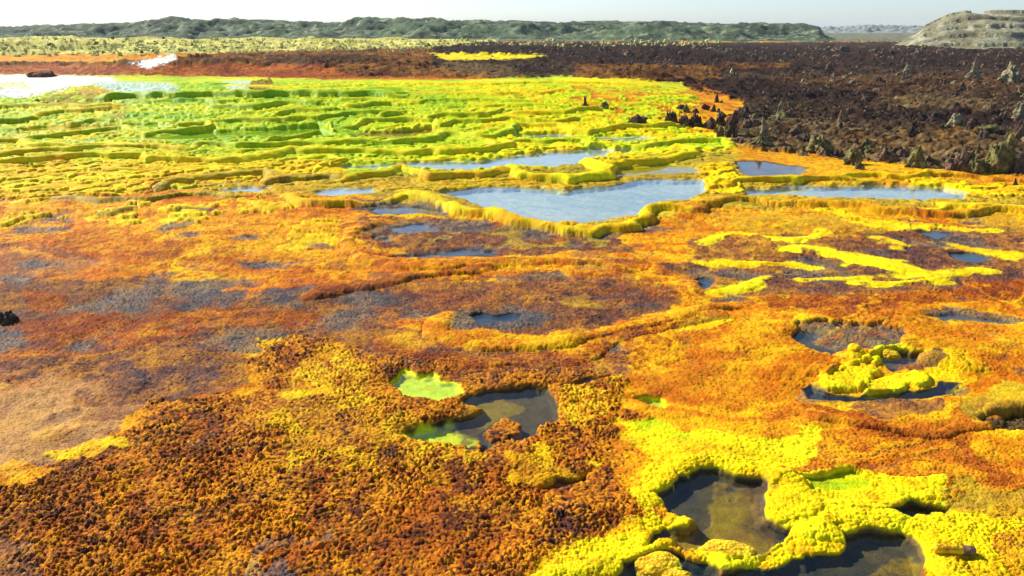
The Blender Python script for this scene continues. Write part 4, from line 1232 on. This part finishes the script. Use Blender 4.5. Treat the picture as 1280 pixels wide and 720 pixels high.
# ---- many small stones on the dark field: individuals
random.seed(5)
protos = []
for i in range(9):
    kd = ['boulder', 'ridge', 'cone', 'slab', 'twin'][i % 5]
    protos.append(rock_mesh("stone", kd, .5 if kd == 'slab' else .8, 1.0, 900 + i, MR[['dark', 'tanr', 'brown', 'tanr', 'tanr', 'brown', 'green', 'dark', 'tanr'][i]], lat=12, lon=16, smooth=False))


def in_poly(u, v, poly):
    c = False
    for i in range(len(poly)):
        a, b = poly[i], poly[i - 1]
        if (a[1] > v) != (b[1] > v) and u < (b[0] - a[0]) * (v - a[1]) / (b[1] - a[1]) + a[0]: c = not c
    return c


FIELD = [(905, 150), (960, 132), (930, 110), (1100, 96), (1280, 92), (1400, 92), (1400, 214), (1280, 216), (1180, 212), (1100, 204), (1010, 196), (960, 184), (915, 176)]
n = 0
while n < 230:
    u = random.uniform(900, 1330); v = random.uniform(94, 214)
    if not in_poly(u, v, FIELD): continue
    x, y, z = at(u, v)
    s_ = math.hypot(x, y) / FPX * random.choice([4, 5, 6, 6, 7, 8, 10, 12])
    o = bpy.data.objects.new("stone", random.choice(protos)); COL.objects.link(o)
    o.location = (x, y, height_at(x, y) - .02)
    o.rotation_euler = (random.uniform(-.2, .2), random.uniform(-.2, .2), random.uniform(0, 6.28))
    o.scale = (s_ * random.uniform(.8, 1.4), s_ * random.uniform(.7, 1.1), s_ * random.uniform(.7, 1.3))
    tag(o, "small rough stone, one of the many strewn over the dark brown earth at right", "stone", "small stones strewn over the dark field")
    n += 1
EDGE = [([(850, 140), (930, 138), (1010, 150), (1010, 192), (940, 186), (900, 172), (850, 160)], 46, (5, 12)),
        ([(1000, 186), (1100, 190), (1200, 196), (1320, 200), (1320, 218), (1190, 212), (1080, 202), (1000, 196)], 54, (7, 15))]
for poly, cnt, rg in EDGE:
    n = 0
    while n < cnt:
        u = random.uniform(850, 1320); v = random.uniform(138, 218)
        if not in_poly(u, v, poly): continue
        x, y, z = at(u, v)
        s_ = math.hypot(x, y) / FPX * random.uniform(*rg)
        o = bpy.data.objects.new("rock", random.choice(protos)); COL.objects.link(o)
        o.location = (x, y, height_at(x, y) - .04)
        o.rotation_euler = (random.uniform(-.3, .3), random.uniform(-.3, .3), random.uniform(0, 6.28))
        o.scale = (s_ * random.uniform(.8, 1.3), s_ * random.uniform(.7, 1.1), s_ * random.uniform(.7, 1.4))
        tag(o, "jagged brown rock in the crowd where the rocky field meets the yellow shore", "rock", "jagged rocks crowded by the yellow shore")
        n += 1
# dark boulders along the crest of the far dark bank
n = 0
while n < 60:
    u = random.uniform(545, 1230); v = random.gauss(67 if u < 900 else 72, 4)
    if v < 52 or v > 86: continue
    x, y, z = at(u, v)
    s_ = math.hypot(x, y) / FPX * random.uniform(5, 11)
    o = bpy.data.objects.new("boulder", protos[random.choice([0, 1, 3, 7, 5])]); COL.objects.link(o)
    o.location = (x, y, height_at(x, y) - .05)
    o.rotation_euler = (0, 0, random.uniform(0, 6.28))
    o.scale = (s_ * random.uniform(.8, 1.5), s_, s_ * random.uniform(.6, 1.1))
    tag(o, "dark boulder in the crowded row along the far dark bank", "boulder", "dark boulders along the far bank")
    n += 1


def merged(name, items, mat, protos_, kind="stuff"):
    """one object out of many tiny transformed copies"""
    vs, fs, off = [], [], 0
    base = []
    for p in protos_:
        co = np.empty(len(p.vertices) * 3, F32); p.vertices.foreach_get("co", co)
        base.append((co.reshape(-1, 3), [tuple(q.vertices) for q in p.polygons]))
    for (x, y, z, sx, sy, sz, rz, k) in items:
        co, fc = base[k]
        c_, s__ = math.cos(rz), math.sin(rz)
        q = co * np.array([sx, sy, sz])
        vs.append(np.stack([q[:, 0] * c_ - q[:, 1] * s__ + x, q[:, 0] * s__ + q[:, 1] * c_ + y, q[:, 2] + z], -1))
        fs.extend([tuple(i + off for i in f) for f in fc])
        off += len(co)
    me = bpy.data.meshes.new(name); me.from_pydata(np.concatenate(vs).tolist(), [], fs); me.update()
    me.materials.append(mat)
    o = bpy.data.objects.new(name, me); COL.objects.link(o)
    return tag(o, kind=kind)


low = [rock_mesh("p", kd, .8, 1.0, 700 + i, MR['dark'], lat=6, lon=8, smooth=False) for i, kd in enumerate(['boulder', 'ridge', 'cone', 'boulder'])]
for mt, cnt in (('brown', 3200), ('dark', 2600), ('tanr', 1500)):
    items = []
    while len(items) < cnt:
        u = random.uniform(560, 1500); v = random.uniform(60, 216)
        if not (in_poly(u, v, FIELD) or (v < 96 and u > 640) or (u > 1280 and v < 214)): continue
        x, y, z = at(u, v)
        if mnoise.noise(Vector((x * .22, y * .16, 2.0))) + random.uniform(-.25, .25) < 0: continue
        s_ = math.hypot(x, y) / FPX * random.uniform(1.4, 5.5)
        items.append((x, y, height_at(x, y) - .01, s_ * random.uniform(.8, 1.5), s_, s_ * random.uniform(.6, 1.1), random.uniform(0, 6.28), random.randrange(4)))
    o = merged("rubble", items, MR[mt], low)
    o["label"] = "fine %s rubble strewn over the dark field" % mt
    o["category"] = "rubble"

# ---- pale yellow salt tufts along the far left bank
tp = []
for i in range(6):
    rs = random.Random(i)
    bm = bmesh.new()
    for k in range(9):
        a = rs.uniform(0, 6.28); r = rs.uniform(0, .38); hh = rs.uniform(.35, .95) * (1.1 - r)
        m = Matrix.Translation((math.cos(a) * r, math.sin(a) * r, hh * .42)) @ Matrix.Rotation(rs.uniform(-.45, .45), 4, 'X') @ Matrix.Rotation(rs.uniform(-.45, .45), 4, 'Y')
        bmesh.ops.create_icosphere(bm, subdivisions=1, radius=.5, matrix=m @ Matrix.Diagonal((rs.uniform(.22, .42), rs.uniform(.22, .42), hh, 1)))
    for v_ in bm.verts:
        v_.co += Vector((mnoise.noise(v_.co * 5), mnoise.noise(v_.co * 5 + Vector((9, 0, 0))), mnoise.noise(v_.co * 5 + Vector((0, 9, 0))))) * .12
    me = bpy.data.meshes.new("salt_tuft"); bm.to_mesh(me); bm.free(); me.materials.append(MR['tuft'])
    tp.append(me)
n = 0
while n < 280:
    u = random.uniform(-60, 600); v = random.gauss(64 if u < 260 else 57, 4.5)
    if v < 50 or v > (78 if u < 200 else 66): continue
    x, y, z = at(u, v)
    s_ = math.hypot(x, y) / FPX * random.uniform(3.5, 9) * (1.05 if u < 250 else .7)
    o = bpy.data.objects.new("salt_tuft", random.choice(tp)); COL.objects.link(o)
    o.location = (x, y, height_at(x, y) - .05)
    o.rotation_euler.z = random.uniform(0, 6.28)
    o.scale = (s_ * random.uniform(.9, 1.6), s_, s_ * random.uniform(.45, .8))
    tag(o, "knobbly pale yellow salt growth in the dense band along the far left bank", "salt growth", "pale salt growths along the far left bank")
    n += 1
for mt, cnt in (('tuft', 2600), ('green', 350)):
    items = []
    while len(items) < cnt:
        u = random.uniform(-700, 900); v = random.gauss(58, 5)
        if v < 48 or v > (80 if u < 200 else 66): continue
        if u > 550 and v > 58: continue
        x, y, z = at(u, v)
        s_ = math.hypot(x, y) / FPX * random.uniform(2.5, 6)
        items.append((x, y, height_at(x, y) - .03, s_ * random.uniform(.8, 1.6), s_, s_ * random.uniform(.7, 1.2), random.uniform(0, 6.28), random.randrange(4)))
    o = merged("salt_scrub", items, MR[mt], low)
    o["label"] = "mass of small %s salt growths on the far bank" % ('pale' if mt == 'tuft' else 'greenish')
    o["category"] = "salt growth"

# ---- yellow cushions bulging out over the dark pools (bottom right)
def cushion(u, v, wp, hp, label, seed, dep=None):
    x, y, z = at(u, v)
    s_ = math.sqrt(x * x + y * y + 16) / FPX
    dep = wp * .8 if dep is None else dep
    bm = bmesh.new()
    bmesh.ops.create_icosphere(bm, subdivisions=6, radius=1.0)
    for q in bm.verts:
        c = q.co.copy()
        k = 1 + .22 * mnoise.noise(c * 1.4 + Vector((seed, 0, 0)))
        dist, _ = mnoise.voronoi(c * 3.4 + Vector((seed, 3, 0)))
        k += .12 * (.5 - dist[0])
        dist, _ = mnoise.voronoi(c * 9 + Vector((seed, 8, 0)))
        k += .035 * (.5 - dist[0])
        q.co = Vector((c.x * k * wp * s_ / 2, c.y * k * dep * s_ / 2, c.z * k * hp * s_ * .75))
    me = bpy.data.meshes.new("mineral_cushion"); bm.to_mesh(me); bm.free()
    me.polygons.foreach_set("use_smooth", np.ones(len(me.polygons), bool))
    me.materials.append(MR['yellow'])
    o = bpy.data.objects.new("mineral_cushion", me); COL.objects.link(o)
    o.location = (x, y, z - .03)
    tag(o, label, "mineral cushion")


cushion(827, 606, 30, 12, "small round yellow cushion jutting into the back end of the dark brown pool", 1)
cushion(803, 608, 26, 9, "flat yellow cushion left of the small round one at the back of the brown pool", 2)
cushion(822, 704, 62, 15, "big domed yellow cushion between the brown pool and the dark pool at the bottom", 3)
cushion(908, 690, 66, 13, "broad yellow cushion on the strip between the brown pool and the bottom pool", 4)
cushion(846, 722, 40, 14, "yellow cushion cut off by the bottom edge, in front of the big domed one", 5)
cushion(1112, 441, 24, 8, "small yellow green cushion at the back of the little blue pool", 6)
cushion(1062, 446, 34, 11, "yellow green cushion left of the little blue pool", 7)

# ---- crusted bottle-like stick at the rim of the bottom pool
x, y, z = at(1190, 698)
bt = bpy.data.objects.new("crusted_tube", None); COL.objects.link(bt)
bt.location = (x, y, height_at(x, y) + .03); bt.rotation_euler = (0, R(2), R(-3))
tag(bt, "short yellow salt-crusted tube with a dark open end lying by the bottom pool", "tube")
s_ = math.sqrt(x * x + y * y + 16) / FPX


def lathe(name, prof, mat, parent):
    vs, fs = [], []
    nseg = 28
    for i, (px, r) in enumerate(prof):
        for k in range(nseg):
            a = 2 * math.pi * k / nseg
            j = 1 + .06 * mnoise.noise(Vector((px * 40, math.cos(a) * 2, math.sin(a) * 2)))
            vs.append((px, math.cos(a) * r * j, math.sin(a) * r * j))
    for i in range(len(prof) - 1):
        for k in range(nseg):
            k2_ = (k + 1) % nseg
            fs.append((i * nseg + k, (i + 1) * nseg + k, (i + 1) * nseg + k2_, i * nseg + k2_))
    me = bpy.data.meshes.new(name); me.from_pydata(vs, [], fs); me.update()
    me.polygons.foreach_set("use_smooth", np.ones(len(me.polygons), bool)); me.materials.append(mat)
    o = bpy.data.objects.new(name, me); COL.objects.link(o); o.parent = parent
    return o


L_ = 42 * s_; r_ = 5.0 * s_
lathe("body", [(-L_ / 2, .001), (-L_ / 2 + .004, r_ * .55), (-L_ / 2 + .016, r_ * .92), (-L_ / 2 + .04, r_), (L_ * .18, r_), (L_ * .2, r_ * .9)], MR['yellow'], bt)
lathe("collar", [(L_ * .2, r_ * .9), (L_ * .21, r_ * 1.06), (L_ * .47, r_ * 1.0), (L_ * .5, r_ * .9), (L_ * .5, r_ * .6), (L_ * .36, r_ * .55), (L_ * .35, .001)], MR['brown'], bt)

print("objects", len(SC.objects))

# ------------------------------------------------------------------ air
bm = bmesh.new()
bmesh.ops.create_cube(bm, size=1.0, matrix=Matrix.Translation((0, 1500, 9.0)) @ Matrix.Diagonal((9000, 3600, 24, 1)))
me = bpy.data.meshes.new("haze"); bm.to_mesh(me); bm.free()
hz, n_, out_ = new_mat("thin_haze")
pv = n_.nodes.new("ShaderNodeVolumePrincipled")
pv.inputs['Color'].default_value = (.86, .93, 1.0, 1)
pv.inputs['Density'].default_value = .00022
n_.links.new(pv.outputs[0], out_.inputs['Volume'])
me.materials.append(hz)
o = bpy.data.objects.new("haze", me); COL.objects.link(o)
o["kind"] = "stuff"
